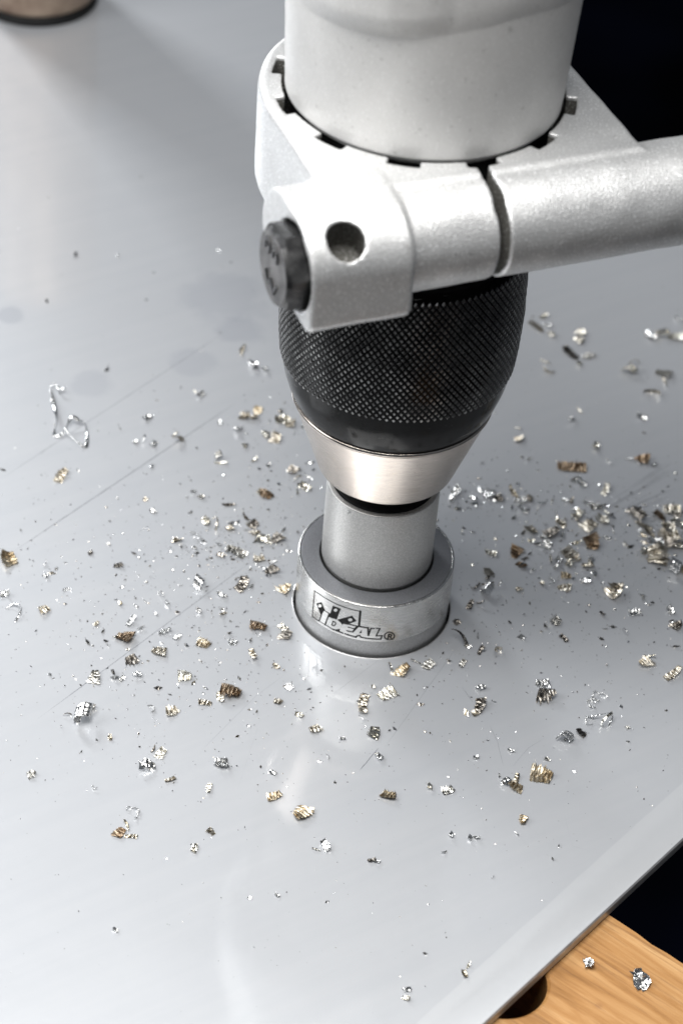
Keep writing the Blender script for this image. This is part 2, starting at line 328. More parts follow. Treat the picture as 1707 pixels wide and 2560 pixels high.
def scratches():
    """each scratch is a thin tapered ribbon of bare metal on the sheet; wide scuffs are bundles of hair lines."""
    rs = random.Random(8)
    lines = []
    for wd, st, a, b in SCRATCHES:
        if lines and lines[-1][0] == wd and lines[-1][1] == st and lines[-1][2][-1] == a: lines[-1][2].append(b)
        else: lines.append([wd, st, [a, b]])
    for wd, st, ps in lines:
        V, F = [], []
        n_l = 1 if wd < 2.3 else 7
        for k in range(n_l):
            off = rs.gauss(0, 1.1) if n_l > 1 else 0
            pts = []
            for p, q in zip(ps[:-1], ps[1:]):
                p, q = Vector(p), Vector(q); d = (q-p); L_ = d.length; d /= L_; nn = Vector((-d.y, d.x))
                m = max(2, int(L_/1.5)); t0, t1 = (rs.uniform(0, .5), rs.uniform(.55, 1)) if n_l > 1 else (0, 1)
                pts += [(p+d*L_*(t0+(t1-t0)*i/m)+nn*(off+rs.gauss(0, .02)), nn) for i in range(m+1)]
            hw0 = (.085*wd if n_l == 1 else rs.uniform(.05, .11))*(.6+.4*st)
            c = len(pts)
            for i, (p, nn) in enumerate(pts):
                t = i/(c-1); hw = hw0*min(1, 6*t+.05, 6*(1-t)+.05)*rs.uniform(.55, 1)
                V += [(p.x+nn.x*hw, p.y+nn.y*hw, .006+.0015*(k % 6)), (p.x-nn.x*hw, p.y-nn.y*hw, .006+.0015*(k % 6))]
                if i: j = len(V)-4; F.append((j, j+1, j+3, j+2))
        mesh('scratch', V, F, M_SCR[0 if st > .75 else 1 if st > .45 else 2], SHEET, False, fix=False)
scratches()

def board():
    zt = -3.8
    d = Vector((78.05-61.6, -103.89+92.49)).normalized(); nrm = Vector((d.y, -d.x))   # nrm points towards the viewer's side
    P = Vector((61.6, -92.49))
    a = P-d*150; b = P+d*45
    # the long far edge is worn: small dips along it
    rng = random.Random(3)
    far = []
    for i in range(49):
        p = a.lerp(b, i/48); far.append(p+nrm*(rng.uniform(-.25, .35)))
    outline = far+[b+nrm*50, a+nrm*50]
    cx, cy, R_ = 37.6, -113.9, 9.9
    hole = [Vector((cx+R_*math.cos(2*math.pi*k/48), cy+R_*math.sin(2*math.pi*k/48))) for k in range(48)]
    V, F = [], []
    n, m = len(outline), len(hole)
    def ringpts(pts, z):
        i0 = len(V); V.extend((p.x, p.y, z) for p in pts); return i0
    cen = sum(outline, Vector((0, 0)))/n
    ins = [p+(cen-p).normalized()*.9 for p in outline]
    hout = [Vector((cx, cy))+(p-Vector((cx, cy)))*1.07 for p in hole]
    t0 = ringpts(ins, zt); t1 = ringpts(outline, zt-.9); t2 = ringpts(outline, zt-28)
    g0 = ringpts(hout, zt); g1 = ringpts(hole, zt-.6); g2 = ringpts(hole, zt-28)
    for lo, za, zb in ((0, t0, g0), (1, t2, g2)):
        loops = [[Vector((*p, 0)) for p in (ins if lo == 0 else outline)], [Vector((*p, 0)) for p in (hout if lo == 0 else hole)]]
        idx = [za+k for k in range(n)]+[zb+k for k in range(m)]
        for t in tessellate_polygon(loops): F.append(tuple(idx[i] for i in t))
    for x, y, c in ((t0, t1, n), (t1, t2, n), (g0, g1, m), (g1, g2, m)):
        for k in range(c): F.append((x+k, x+(k+1) % c, y+(k+1) % c, y+k))
    o = mesh('wooden_board', V, F, M_WOOD); sharp(o, 30)
    return tag(o, 'orange brown wooden bench board with a round hole, under the sheet corner', 'wooden board')
board()

# ------------------------------------------------------------------ bronze cylinder standing at the far left
br = empty('bronze_cylinder', (-142, 300, 0))
tag(br, 'blurred brown metal cylinder with a dark foot standing at the top left of the sheet', 'cylinder')
solid_lathe('foot', [(0.01, 0.0, 0), (21.5, 0.0, .4), (22, 2.2, .6), (20.6, 3.4, .2), (0.01, 3.4, 0)], M_BLACKM, br, 96)
solid_lathe('body', [(0.01, 3.5, 0), (20.8, 3.5, .5), (21.6, 5.0, .8), (21.6, 120, 1.2), (19, 124, .8), (0.01, 124, 0)], M_BRZ, br, 96)

# ------------------------------------------------------------------ hole cutter
hc = empty('hole_cutter')
tag(hc, 'grey steel hole cutter with a wide engraved band, sunk into the sheet below the chuck', 'hole cutter')
solid_lathe('cutting_ring', [(17.6, -7, 0), (19.75, -7, .2), (19.75, 5.3, 0), (17.6, 5.3, 0)], M_LOWER, hc, 160)
solid_lathe('band', [(17.5, 5.32, 0), (20.0, 5.32, .25), (20.0, 17.35, .55), (19.35, 17.42, .1), (19.3, 17.0, 0), (17.5, 17.0, 0)], M_BAND, hc, 160)
solid_lathe('flange_top', [(14.55, 10, 0), (19.28, 10, 0), (19.28, 17.45, .12), (14.6, 17.45, .12)], M_RINGTOP, hc, 160)
solid_lathe('groove', [(13.8, 12, 0), (14.54, 12, 0), (14.54, 16.9, 0), (13.8, 16.9, 0)], M_BLACKM, hc, 128)
solid_lathe('shank', [(0.01, 11, 0), (13.75, 11, 0), (13.75, 17.2, 0), (14.12, 18.1, .3), (14.12, 41.9, .35), (12.9, 42.1, .1), (12.7, 41.7, 0), (0.01, 41.7, 0)], M_SHANK, hc, 160)
solid_lathe('shank_top_shade', [(0.01, 41.72, 0), (12.72, 41.72, 0), (12.5, 42.3, .2), (9.0, 42.5, 0), (9.0, 52, 0), (0.01, 52, 0)], M_BLACKM, hc, 96)  # black disc and stub added: shade under the cone put into the colour

def maker_mark():
    V, F, mi = [], [], []
    def pt(a, z, r): 
        a = math.radians(a); return (r*math.cos(a), r*math.sin(a), z)
    R0, PX = 20.0, 1/11.0*1.0
    def add_poly(pts, r, m):
        # subdivide so that the flat print follows the curved band
        tri = tessellate_polygon([[Vector((p[0]*.349, p[1], 0)) for p in pts]])
        stack = [[pts[i] for i in t] for t in tri]
        k = 0
        while stack:
            t = stack.pop()
            w_ = max(abs(t[i][0]-t[j][0]) for i, j in ((0, 1), (1, 2), (2, 0)))
            if w_ > 4.5:
                i, j = max(((0, 1), (1, 2), (2, 0)), key=lambda q: abs(t[q[0]][0]-t[q[1]][0])); k_ = 3-i-j
                mid = ((t[i][0]+t[j][0])/2, (t[i][1]+t[j][1])/2)
                stack += [[t[i], mid, t[k_]], [mid, t[j], t[k_]]]
            else:
                i0 = len(V); V.extend(pt(p[0], p[1], r) for p in t); F.append((i0, i0+1, i0+2)); mi.append(m)
    for wd, ps in LOGO_STROKES:
        q = [Vector((a*.34907, z)) for a, z in ps]
        # split long pieces
        pts = [q[0]]
        for a, b in zip(q[:-1], q[1:]):
            nseg = max(1, int((b-a).length/1.2))
            pts += [a.lerp(b, (k+1)/nseg) for k in range(nseg)]
        hw = wd*.132
        for i, (a, b) in enumerate(zip(pts[:-1], pts[1:])):
            d = (b-a); 
            if d.length < 1e-4: continue
            d.normalize(); nn = Vector((-d.y, d.x))*hw; a2 = a-d*hw*.6; b2 = b+d*hw*.6
            i0 = len(V)
            for p in (a2+nn, a2-nn, b2-nn, b2+nn): V.append(pt(p.x/.34907, p.y, R0+.035+.0004*(i % 5)+.0021*(len(F) % 3)))
            F.append((i0, i0+1, i0+2, i0+3)); mi.append(0)
    for k, ps in enumerate(LOGO_FILLS): add_poly(ps, R0+.045+.002*k, 0)
    for ps in LOGO_HOLES: add_poly(ps, R0+.075, 1)
    return mesh('maker_mark', V, F, [M_INK, M_BAND], hc, False, mi, fix=False)
maker_mark()

# ------------------------------------------------------------------ drill
dr = empty('power_drill')
tag(dr, 'light grey power drill pointing down with black knurled chuck and side handle clamp', 'drill')

def gear_housing():
    seg = 288
    zs = list(np.concatenate([[151.6, 152.2, 152.6, 153.4], np.linspace(153.9, 168, 16), np.linspace(169, 205, 110), np.linspace(208, 330, 24)]))
    ka = np.array([-200, -139, -115, -100, -86, -74.6, -56, -30, 0]); kz = np.array([178.5, 179.2, 180.4, 181.5, 182.9, 184.2, 185.9, 184.6, 182.0])
    aa = np.array([-200, -150, -138, -124, -104, -92, -82, -72, -55, -35, -15]); am = np.array([.0, .1, .7, 2.2, 2.5, 1.6, .5, .5, .8, .7, 0.0])
    V, F = [], []
    for z in zs:
        if z < 152.4: r0 = 28.4
        elif z < 152.8: r0 = 29.3
        elif z < 155: r0 = 30.0
        else: r0 = 30.07+(z-155)*.042
        for k in range(seg):
            a = -270+360*k/seg
            z0 = np.interp(a, ka, kz); A = np.interp(a, aa, am)
            t = (z-z0)/5.5
            t = max(0, min(1, t)); off = A*(1-(1-t)**2.0)*.9
            V.append(((r0+off)*math.cos(math.radians(a)), (r0+off)*math.sin(math.radians(a)), z))
    for i in range(len(zs)-1):
        for k in range(seg):
            l = (k+1) % seg; F.append((i*seg+k, i*seg+l, (i+1)*seg+l, (i+1)*seg+k))
    F.append(tuple(range(seg))[::-1]); F.append(tuple((len(zs)-1)*seg+k for k in range(seg)))
    o = mesh('gear_housing', V, F, M_HOUSING, dr); sharp(o, 50)
gear_housing()
solid_lathe('spindle_collar', [(0.01, 117, 0), (22, 117, 0), (26.0, 118.6, .4), (26.0, 121, .4), (24, 122, 0), (24, 127, 0), (28.5, 128, .4), (28.5, 151.5, 0), (0.01, 151.5, 0)], M_BLACKM, dr, 96)  # black collar; its upper part paints in the shade on the neck

def chuck():
    # smooth black sleeve is the chuck's body; nose cone and knurling are its children
    body = solid_lathe('chuck_sleeve', [(10, 70.3, 0), (24.1, 70.3, .25), (25.3, 73.2, 0), (26.6, 77.5, 1.5), (27.45, 82.6, .8), (27.95, 88, 1), (28.1, 96, 0), (27.6, 106, 0), (27.1, 116.0, 0),
                                        (26.9, 118.2, .5), (25.8, 118.9, .3), (10, 118.9, 0)], M_BLACK, dr, 160)
    cone = solid_lathe('nose_cone', [(9.4, 47.9, .1), (16.3, 47.9, .4), (17.0, 48.5, .4), (23.95, 68.9, .5), (24.45, 69.5, .35), (24.1, 70.1, .2), (10, 70.1, 0)], M_CONE, body, 160)
    N2, pitch = 110, 2.05
    V, F, mi = [], [], []
    idx = {}
    def rad(z): return float(np.interp(z, [82, 84, 88, 96.5, 97.5, 106, 116.5], [27.62, 27.86, 28.18, 28.38, 28.42, 28.0, 27.45]))
    def vert(i, j, di, dj, h):
        a = math.pi*2*(i+di)/(2*N2); z = 82.9+(j+dj)*pitch/2; r = rad(z)+h
        V.append((r*math.cos(a), r*math.sin(a), z)); return len(V)-1
    def corner(i, j):
        k = (i % (2*N2), j)
        if k not in idx: idx[k] = vert(k[0], j, 0, 0, -.62)
        return idx[k]
    rng = random.Random(5)
    rows = int((116.3-82.9)/(pitch/2))
    for j in range(0, rows):
        for i in range(2*N2):
            if (i+j) % 2: continue
            h = .10+rng.uniform(-.06, .06); s = .42+rng.uniform(-.05, .06)
            c = [corner(i+1, j), corner(i, j+1), corner(i-1, j), corner(i, j-1)]
            t = [vert(i, j, s, 0, h), vert(i, j, 0, s, h), vert(i, j, -s, 0, h), vert(i, j, 0, -s, h)]
            for k in range(4):
                F.append((c[k], c[(k+1) % 4], t[(k+1) % 4], t[k])); mi.append(0)
            F.append(tuple(t)); mi.append(1)
    mesh('knurled_sleeve', V, F, [M_KN, M_KNT], body, False, mi, fix=False)
chuck()

# side handle clamp: one casting, its surface taken from a signed distance field
PHI = math.atan2(.4346, .9006)            # bearing of the handle's axis (unit vector u = (cos, sin))
def clamp_mesh():
    h = .42
    s = np.arange(-48.5, 58.5, h); n = np.arange(-38.5, 58, h); z = np.arange(126.5, 156.5, h)
    Sg, Ng = np.meshgrid(s, n, indexing='ij')
    def rbox(d2, z0, z1, r):               # extrude a 2D distance with a rounded edge r
        dz = np.abs(z-(z0+z1)/2)-(z1-z0)/2
        a = (d2+r)[:, :, None]; b = (dz+r)[None, None, :]
        return np.minimum(np.maximum(a, b), 0)+np.sqrt(np.maximum(a, 0)**2+np.maximum(b, 0)**2)-r
    def smin(a, b, k):
        q = np.clip(.5+.5*(b-a)/k, 0, 1); return b*(1-q)+a*q-k*q*(1-q)
    R = np.hypot(Sg, Ng)
    strap = np.where(Ng < 0, R-35.6, np.maximum(np.abs(Sg)-35.6, Ng-36))
    body = rbox(strap, 129.6, 153.6, 1.5)
    n0, z0, Rc = 36.29, 141.6, 11.5
    cyl2 = np.hypot((n-n0)[:, None], (z-z0)[None, :])-Rc
    cyl = np.maximum(np.broadcast_to(cyl2[None], body.shape), (np.maximum(-26-s, s-56))[:, None, None])
    d = smin(body, cyl, 1.2)
    # block at the bolt end: a convex section swept along the handle's axis
    def arc(cx, cz, r, a0, a1, m): return [(cx+r*math.cos(math.radians(a)), cz+r*math.sin(math.radians(a))) for a in np.linspace(a0, a1, m)]
    sec = arc(32.4, 142.5, 11.1, 90, 270, 18)+arc(47.6, 134.1, 3.1, -82, 2, 6)+arc(39.7, 142.9, 10.7, 4, 90, 14)
    NN, ZZ = np.meshgrid(n, z, indexing='ij'); blk = np.full(NN.shape, -1e9)
    for (ax, az), (bx, bz) in zip(sec, sec[1:]+sec[:1]):
        ex, ez = bx-ax, bz-az; L_ = math.hypot(ex, ez)
        if L_ < 1e-6: continue
        blk = np.maximum(blk, ((NN-ax)*ez-(ZZ-az)*ex)/L_)
    ds = np.abs(s-(-44.3-22.0)/2)-(44.3-22.0)/2
    a = (blk+1.0)[None]; b = (ds+1.0)[:, None, None]
    block = np.minimum(np.maximum(a, b), 0)+np.sqrt(np.maximum(a, 0)**2+np.maximum(b, 0)**2)-1.0
    d = smin(d, block, 1.3)
    raw = d.copy()
    # bore with twelve notches
    ang = np.degrees(np.arctan2(Sg*math.sin(PHI)-Ng*math.cos(PHI), Sg*math.cos(PHI)+Ng*math.sin(PHI)))
    d = np.maximum(d, (30.75-R)[:, :, None])
    da = np.abs((ang+94.5+15) % 30-15); arcd = (da-6.2)*math.pi/180*32
    notch2 = np.maximum(np.maximum(R-33.0, arcd), 29-R)
    d = np.maximum(d, -np.broadcast_to(notch2[:, :, None], d.shape))
    # slit between the jaws
    wob = .12*np.sin(Ng*.9)
    slit2 = np.maximum(np.abs(Sg+.95+wob)-1.25, 27-Ng)
    d = np.maximum(d, -np.broadcast_to(slit2[:, :, None], d.shape))
    # counterbore of the bolt
    cb = np.maximum(np.hypot((n-40.2)[:, None], (z-142.2)[None, :])-9.4, -1e9)[None]
    d = np.maximum(d, -np.maximum(cb, (s+42.0)[:, None, None]))
    # slanted pin hole
    ax = np.array([-.12, .42, .90]); ax /= np.linalg.norm(ax); c0 = np.array([-36.1, 46.7, 151.0])
    X = Sg[:, :, None]-c0[0]; Y = Ng[:, :, None]-c0[1]; Z = (z-c0[2])[None, None, :]
    t = X*ax[0]+Y*ax[1]+Z*ax[2]
    q = np.sqrt(np.maximum(X*X+Y*Y+Z*Z-t*t, 0))-4.0
    d = np.maximum(d, -np.maximum(q, -t-9.0))
    # slight unevenness of a sand casting
    rs = np.random.RandomState(2); low = rs.rand(*[int(q_/14)+3 for q_ in d.shape])*2-1
    def up(a, m):
        for axis in range(3):
            x = np.linspace(0, a.shape[axis]-1.001, m[axis]); i = x.astype(int); f = x-i; sh = [1, 1, 1]; sh[axis] = -1; f = f.reshape(sh); f = f*f*(3-2*f)
            a = np.take(a, i, axis)*(1-f)+np.take(a, i+1, axis)*f
        return a
    d = d+.13*up(low, d.shape)
    # naive surface nets
    o0 = np.array([s[0], n[0], z[0]])
    ins = d < 0
    nx, ny, nz = d.shape
    acc = np.zeros((nx-1, ny-1, nz-1, 3), np.float32); cnt = np.zeros((nx-1, ny-1, nz-1), np.float32)
    for axis in range(3):
        o1, o2 = [q_ for q_ in range(3) if q_ != axis]
        lo = [slice(None)]*3; hi = [slice(None)]*3; lo[axis] = slice(0, -1); hi[axis] = slice(1, None)
        A, B = d[tuple(lo)], d[tuple(hi)]; cr = (A < 0) != (B < 0)
        t = np.where(cr, A/np.where(cr, A-B, 1), 0)
        for p in (0, 1):
            for q_ in (0, 1):
                sl = [slice(None)]*3; sl[axis] = slice(0, None); m = [nx-1, ny-1, nz-1]
                sl[o1] = slice(p, p+m[o1]); sl[o2] = slice(q_, q_+m[o2])
                c = cr[tuple(sl)]; tt = t[tuple(sl)]
                cnt += c
                acc[..., axis] += np.where(c, tt, 0); acc[..., o1] += np.where(c, p, 0); acc[..., o2] += np.where(c, q_, 0)
    act = cnt > 0
    ids = -np.ones(act.shape, np.int64); ids[act] = np.arange(act.sum())
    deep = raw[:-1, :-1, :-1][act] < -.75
    pos = np.argwhere(act)+acc[act]/cnt[act][:, None]
    P = o0+pos*h
    faces = []
    for axis in range(3):
        o1, o2 = [(1, 2), (2, 0), (0, 1)][axis]
        lo = [slice(None)]*3; hi = [slice(None)]*3; lo[axis] = slice(0, -1); hi[axis] = slice(1, None)
        A, B = ins[tuple(lo)], ins[tuple(hi)]
        e = np.argwhere(A != B)
        e = e[(e[:, o1] > 0) & (e[:, o2] > 0) & (e[:, o1] < d.shape[o1]-1) & (e[:, o2] < d.shape[o2]-1)]
        fl_ = A[tuple(e.T)]
        def cid(a_, b_):
            q_ = e.copy(); q_[:, o1] -= a_; q_[:, o2] -= b_; return ids[tuple(q_.T)]
        quad = np.stack([cid(1, 1), cid(0, 1), cid(0, 0), cid(1, 0)], 1)
        quad[~fl_] = quad[~fl_][:, ::-1]
        faces.append(quad)
    faces = np.concatenate(faces)
    W_ = np.stack([P[:, 0]*math.cos(PHI)+P[:, 1]*math.sin(PHI), P[:, 0]*math.sin(PHI)-P[:, 1]*math.cos(PHI), P[:, 2]], 1)
    faces = faces[:, ::-1]              # (s, n, z) is a left-handed frame
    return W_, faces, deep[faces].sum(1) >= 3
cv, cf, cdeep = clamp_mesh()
clamp = mesh('handle_clamp', cv, cf, [M_CLAMP, M_RECESS], dr, True, cdeep, fix=False)

def from_snz(p):
    s_, n_1, z_ = p
    return (s_*math.cos(PHI)+n_1*math.sin(PHI), s_*math.sin(PHI)-n_1*math.cos(PHI), z_)
def side_handle():
    prof = [(0.01, 55.5), (11.2, 55.5), (11.2, 60), (13.5, 61), (14, 64), (13, 75), (14, 100), (13.2, 125), (14.5, 150), (12, 158), (0.01, 160)]
    V, F = lathe(prof, 64)
    V = [from_snz((z, 36.29+x, 141.6+y)) for x, y, z in V]
    sharp(mesh('handle_grip', V, F, M_RUB, dr), 40)
side_handle()
def hex_bolt():
    V, F, mi = [], [], []
    c_n, c_z, s0 = 40.2, 142.2, -42.05
    Rr, H = 9.1, 6.6
    rot = math.radians(12)
    rings = []
    prof = [(.985, 0, 6), (1.0, .15, 6), (1.0, H-1.0, 6), (.86, H, 6)]
    m = 36
    for i, (k, hgt, _) in enumerate(prof):
        ring = []
        for q in range(m):
            a = 2*math.pi*q/m+rot
            rr = Rr*math.cos(math.pi/6)/math.cos((2*math.pi*q/m) % (math.pi/3)-math.pi/6)
            if i >= 2:
                rr = min(rr, Rr*(.985 if i == 2 else .855))
            ring.append(len(V)); V.append(from_snz((s0-hgt, c_n+rr*k*math.cos(a) if i < 2 else c_n+rr*math.cos(a), c_z+(rr*k if i < 2 else rr)*math.sin(a))))
        rings.append(ring)
    for ra, rb in zip(rings[:-1], rings[1:]):
        for q in range(m): F.append((ra[q], ra[(q+1) % m], rb[(q+1) % m], rb[q])); mi.append(0)
    F.append(tuple(rings[-1])); mi.append(1)
    F.append(tuple(rings[0][::-1])); mi.append(0)
    b = mesh('hex_bolt', V, F, [M_BOLT, M_BOLTF], clamp, True, mi); sharp(b, 18)
    # raised stamp on the head
    V, F = [], []
    def stroke(pts, wd):
        for (a0, b0), (a1, b1) in zip(pts[:-1], pts[1:]):
            d = Vector((a1-a0, b1-b0)); L_ = d.length; d /= L_; nn = Vector((-d.y, d.x))*wd/2
            p0 = Vector((a0, b0))-d*wd*.3; p1 = Vector((a1, b1))+d*wd*.3
            for lift in (0, .35):
                V.extend(from_snz((s0-H+.05-lift, c_n+p[0], c_z+p[1])) for p in (p0+nn, p0-nn, p1-nn, p1+nn))
            i = len(V)-8
            F.extend([(i+4, i+5, i+6, i+7), (i, i+1, i+5, i+4), (i+1, i+2, i+6, i+5), (i+2, i+3, i+7, i+6), (i+3, i, i+4, i+7)])
    for k in range(9):
        a = [(-3.2+1.2*math.cos(t), 3.4+1.7*math.sin(t)) for t in np.linspace(-.6, 3.6, 7)]
    stroke(a, .7); stroke([(x+4.4, y+.2) for x, y in a], .7)
    stroke([(-3.4, -2.6), (-2.4, -5.2), (-.6, -3.2), (1.2, -5.4), (2.6, -2.8)], .7)
    mesh('head_stamp', V, F, M_BOLT, clamp, False)
hex_bolt()

# ------------------------------------------------------------------ drilling chips
def chip_geometry(kind, L, rng):
    """returns verts and faces of one chip of length L lying on z = 0."""
    g = rng.gauss
    P = None
    if kind in 'rkp':
        nr = rng.randint(7, 10) if kind != 'k' else rng.randint(11, 15)
        nu, nv = nr*2+1, 4
        wid = L*(rng.uniform(.62, .95) if kind == 'r' else rng.uniform(.30, .48) if kind == 'k' else rng.uniform(.65, .95))
        fan = rng.uniform(.15, .55) if kind != 'k' else rng.uniform(-.2, .3)
        bend = rng.uniform(.1, .9)*rng.choice((-1, 1)); curl = rng.uniform(-.1, .55)
        amp = L/nr*.34
        P = np.zeros((nu, nv, 3)); th = -bend/2; x = y = 0.0
        ej = [rng.uniform(.0, .45 if kind != 'p' else .9) for _ in range(nu)]; ek = [rng.uniform(0, .18) for _ in range(nu)]
        for i in range(nu):
            t = i/(nu-1)
            w_ = wid*(1-fan+fan*1.6*t)*(.86+.14*math.sin(math.pi*min(1, .15+t*.9)))*rng.uniform(.88, 1.06)
            nx_, ny_ = -math.sin(th), math.cos(th)
            zc = (amp if i % 2 else 0)*rng.uniform(.4, 1.5)
            for j in range(nv):
                q = j/(nv-1)-.5
                if j == 0: q -= ej[i]*(.5 if i % 2 else -.1)
                if j == nv-1: q += ek[i]*(.5 if i % 2 else -.2)
                P[i, j] = (x+nx_*q*w_+g(0, L*.012), y+ny_*q*w_+g(0, L*.012), zc+curl*wid*.9*q*q+curl*L*.35*(t-.5)**2+g(0, L*.012))
            st = L/(nu-1); x += math.cos(th)*st; y += math.sin(th)*st; th += bend/(nu-1)
        thick = .07
    elif kind in 'ca':
        nu, nv = (22, 4) if kind == 'c' else (16, 3)
        turn = rng.uniform(2.6, 5.2) if kind == 'c' else rng.uniform(2.0, 3.6)
        R_ = L*(.27 if kind == 'c' else .42); wid = L*(rng.uniform(.42, .62) if kind == 'c' else rng.uniform(.10, .18))
        pitch = L*rng.uniform(.15, .4); lie = rng.random() < .6 or kind == 'c'
        P = np.zeros((nu, nv, 3))
        for i in range(nu):
            t = i/(nu-1); a = turn*t; rr = R_*(1-.35*t)
            for j in range(nv):
                q = (j/(nv-1)-.5)*wid*(1-.5*t*rng.uniform(.6, 1.2))
                ridge = (L*.018 if i % 2 else 0)
                if lie: P[i, j] = (q+pitch*t, (rr+ridge)*math.cos(a), (rr+ridge)*math.sin(a))
                else: P[i, j] = ((rr+ridge)*math.cos(a), (rr+ridge)*math.sin(a), q+pitch*t*.4)
        thick = .08
    elif kind in 'fo':
        nu, nv = (6, 5) if kind == 'f' else (4, 4)
        P = np.zeros((nu, nv, 3)); f1, f2 = rng.uniform(.3, .9), rng.uniform(.3, .9)
        for i in range(nu):
            for j in range(nv):
                u_, v_ = i/(nu-1)-.5, j/(nv-1)-.5
                k_ = 1-.45*(abs(u_)+abs(v_))*rng.random()
                P[i, j] = (L*1.1*u_*k_+g(0, L*.05), L*.66*v_*k_+g(0, L*.05), L*(f1*u_*u_*.8+f2*abs(v_)*.25)+g(0, L*.042))
        thick = .10
    elif kind == 's':
        nu, nv = 9, 3
        P = np.zeros((nu, nv, 3)); b = rng.uniform(-.6, .6); wid = L*rng.uniform(.16, .30)
        for i in range(nu):
            t = i/(nu-1)-.5
            for j in range(nv):
                q = (j/(nv-1)-.5)*wid*(1.15-1.5*abs(t))
                P[i, j] = (L*t, q+b*L*t*t+g(0, L*.012), L*.5*t*t+abs(q)*rng.uniform(.4, 1.1)+g(0, L*.01))
        thick = .10
    else:      # w: hair-thin shaving, a three-sided tube
        nu = 20; nv = 3; a = rng.uniform(0, 6); pts = []; x = y = 0.0; b = rng.uniform(.15, .32)*rng.choice((-1, 1))
        for i in range(nu):
            pts.append((x, y, .25+L*.16*math.sin(i*.55+a)**2)); a2 = a+b*i+.5*math.sin(i*.8)
            x += math.cos(a2)*L*.1; y += math.sin(a2)*L*.1
        V, F = [], []
        for p in pts:
            for k in range(3): V.append((p[0]+.16*math.cos(k*2.09), p[1]+.16*math.sin(k*2.09), p[2]+.16*math.sin(k*2.09+1)))
        for i in range(nu-1):
            for k in range(3): F.append((i*3+k, i*3+(k+1) % 3, i*3+3+(k+1) % 3, i*3+3+k))
        V = np.array(V); V[:, :2] -= V[:, :2].mean(0); V[:, 2] -= V[:, 2].min()
        return V, F
    nu, nv = P.shape[:2]
    # thickness along the mean normal of each vertex
    du = np.gradient(P, axis=0); dv = np.gradient(P, axis=1); nn = np.cross(du, dv); nn /= np.linalg.norm(nn, axis=2, keepdims=True)+1e-9
    V = np.concatenate([P.reshape(-1, 3), (P-nn*thick).reshape(-1, 3)]); n1 = nu*nv
    F = []
    for i in range(nu-1):
        for j in range(nv-1):
            a = i*nv+j; F.append((a, a+nv, a+nv+1, a+1)); F.append((n1+a, n1+a+1, n1+a+nv+1, n1+a+nv))
    edge = [(i, 0) for i in range(nu)]+[(nu-1, j) for j in range(1, nv)]+[(i, nv-1) for i in range(nu-2, -1, -1)]+[(0, j) for j in range(nv-2, 0, -1)]
    for (a0, a1), (b0, b1) in zip(edge, edge[1:]+edge[:1]):
        a, b = a0*nv+a1, b0*nv+b1; F.append((a, b, n1+b, n1+a))
    # lie on the sheet at a slight tilt
    flat_ = .26 if kind in 'rkp' else .45
    tilt = Matrix.Rotation(rng.uniform(-flat_, flat_), 3, 'X') @ Matrix.Rotation(rng.uniform(-flat_, flat_), 3, 'Y')
    if kind in 'rkpf' and rng.random() < .25: tilt = tilt @ Matrix.Rotation(math.pi, 3, 'X')
    V = V @ np.array(tilt).T
    V[:, :2] -= V[:, :2].mean(0); V[:, 2] -= V[:, 2].min()
    return V, F

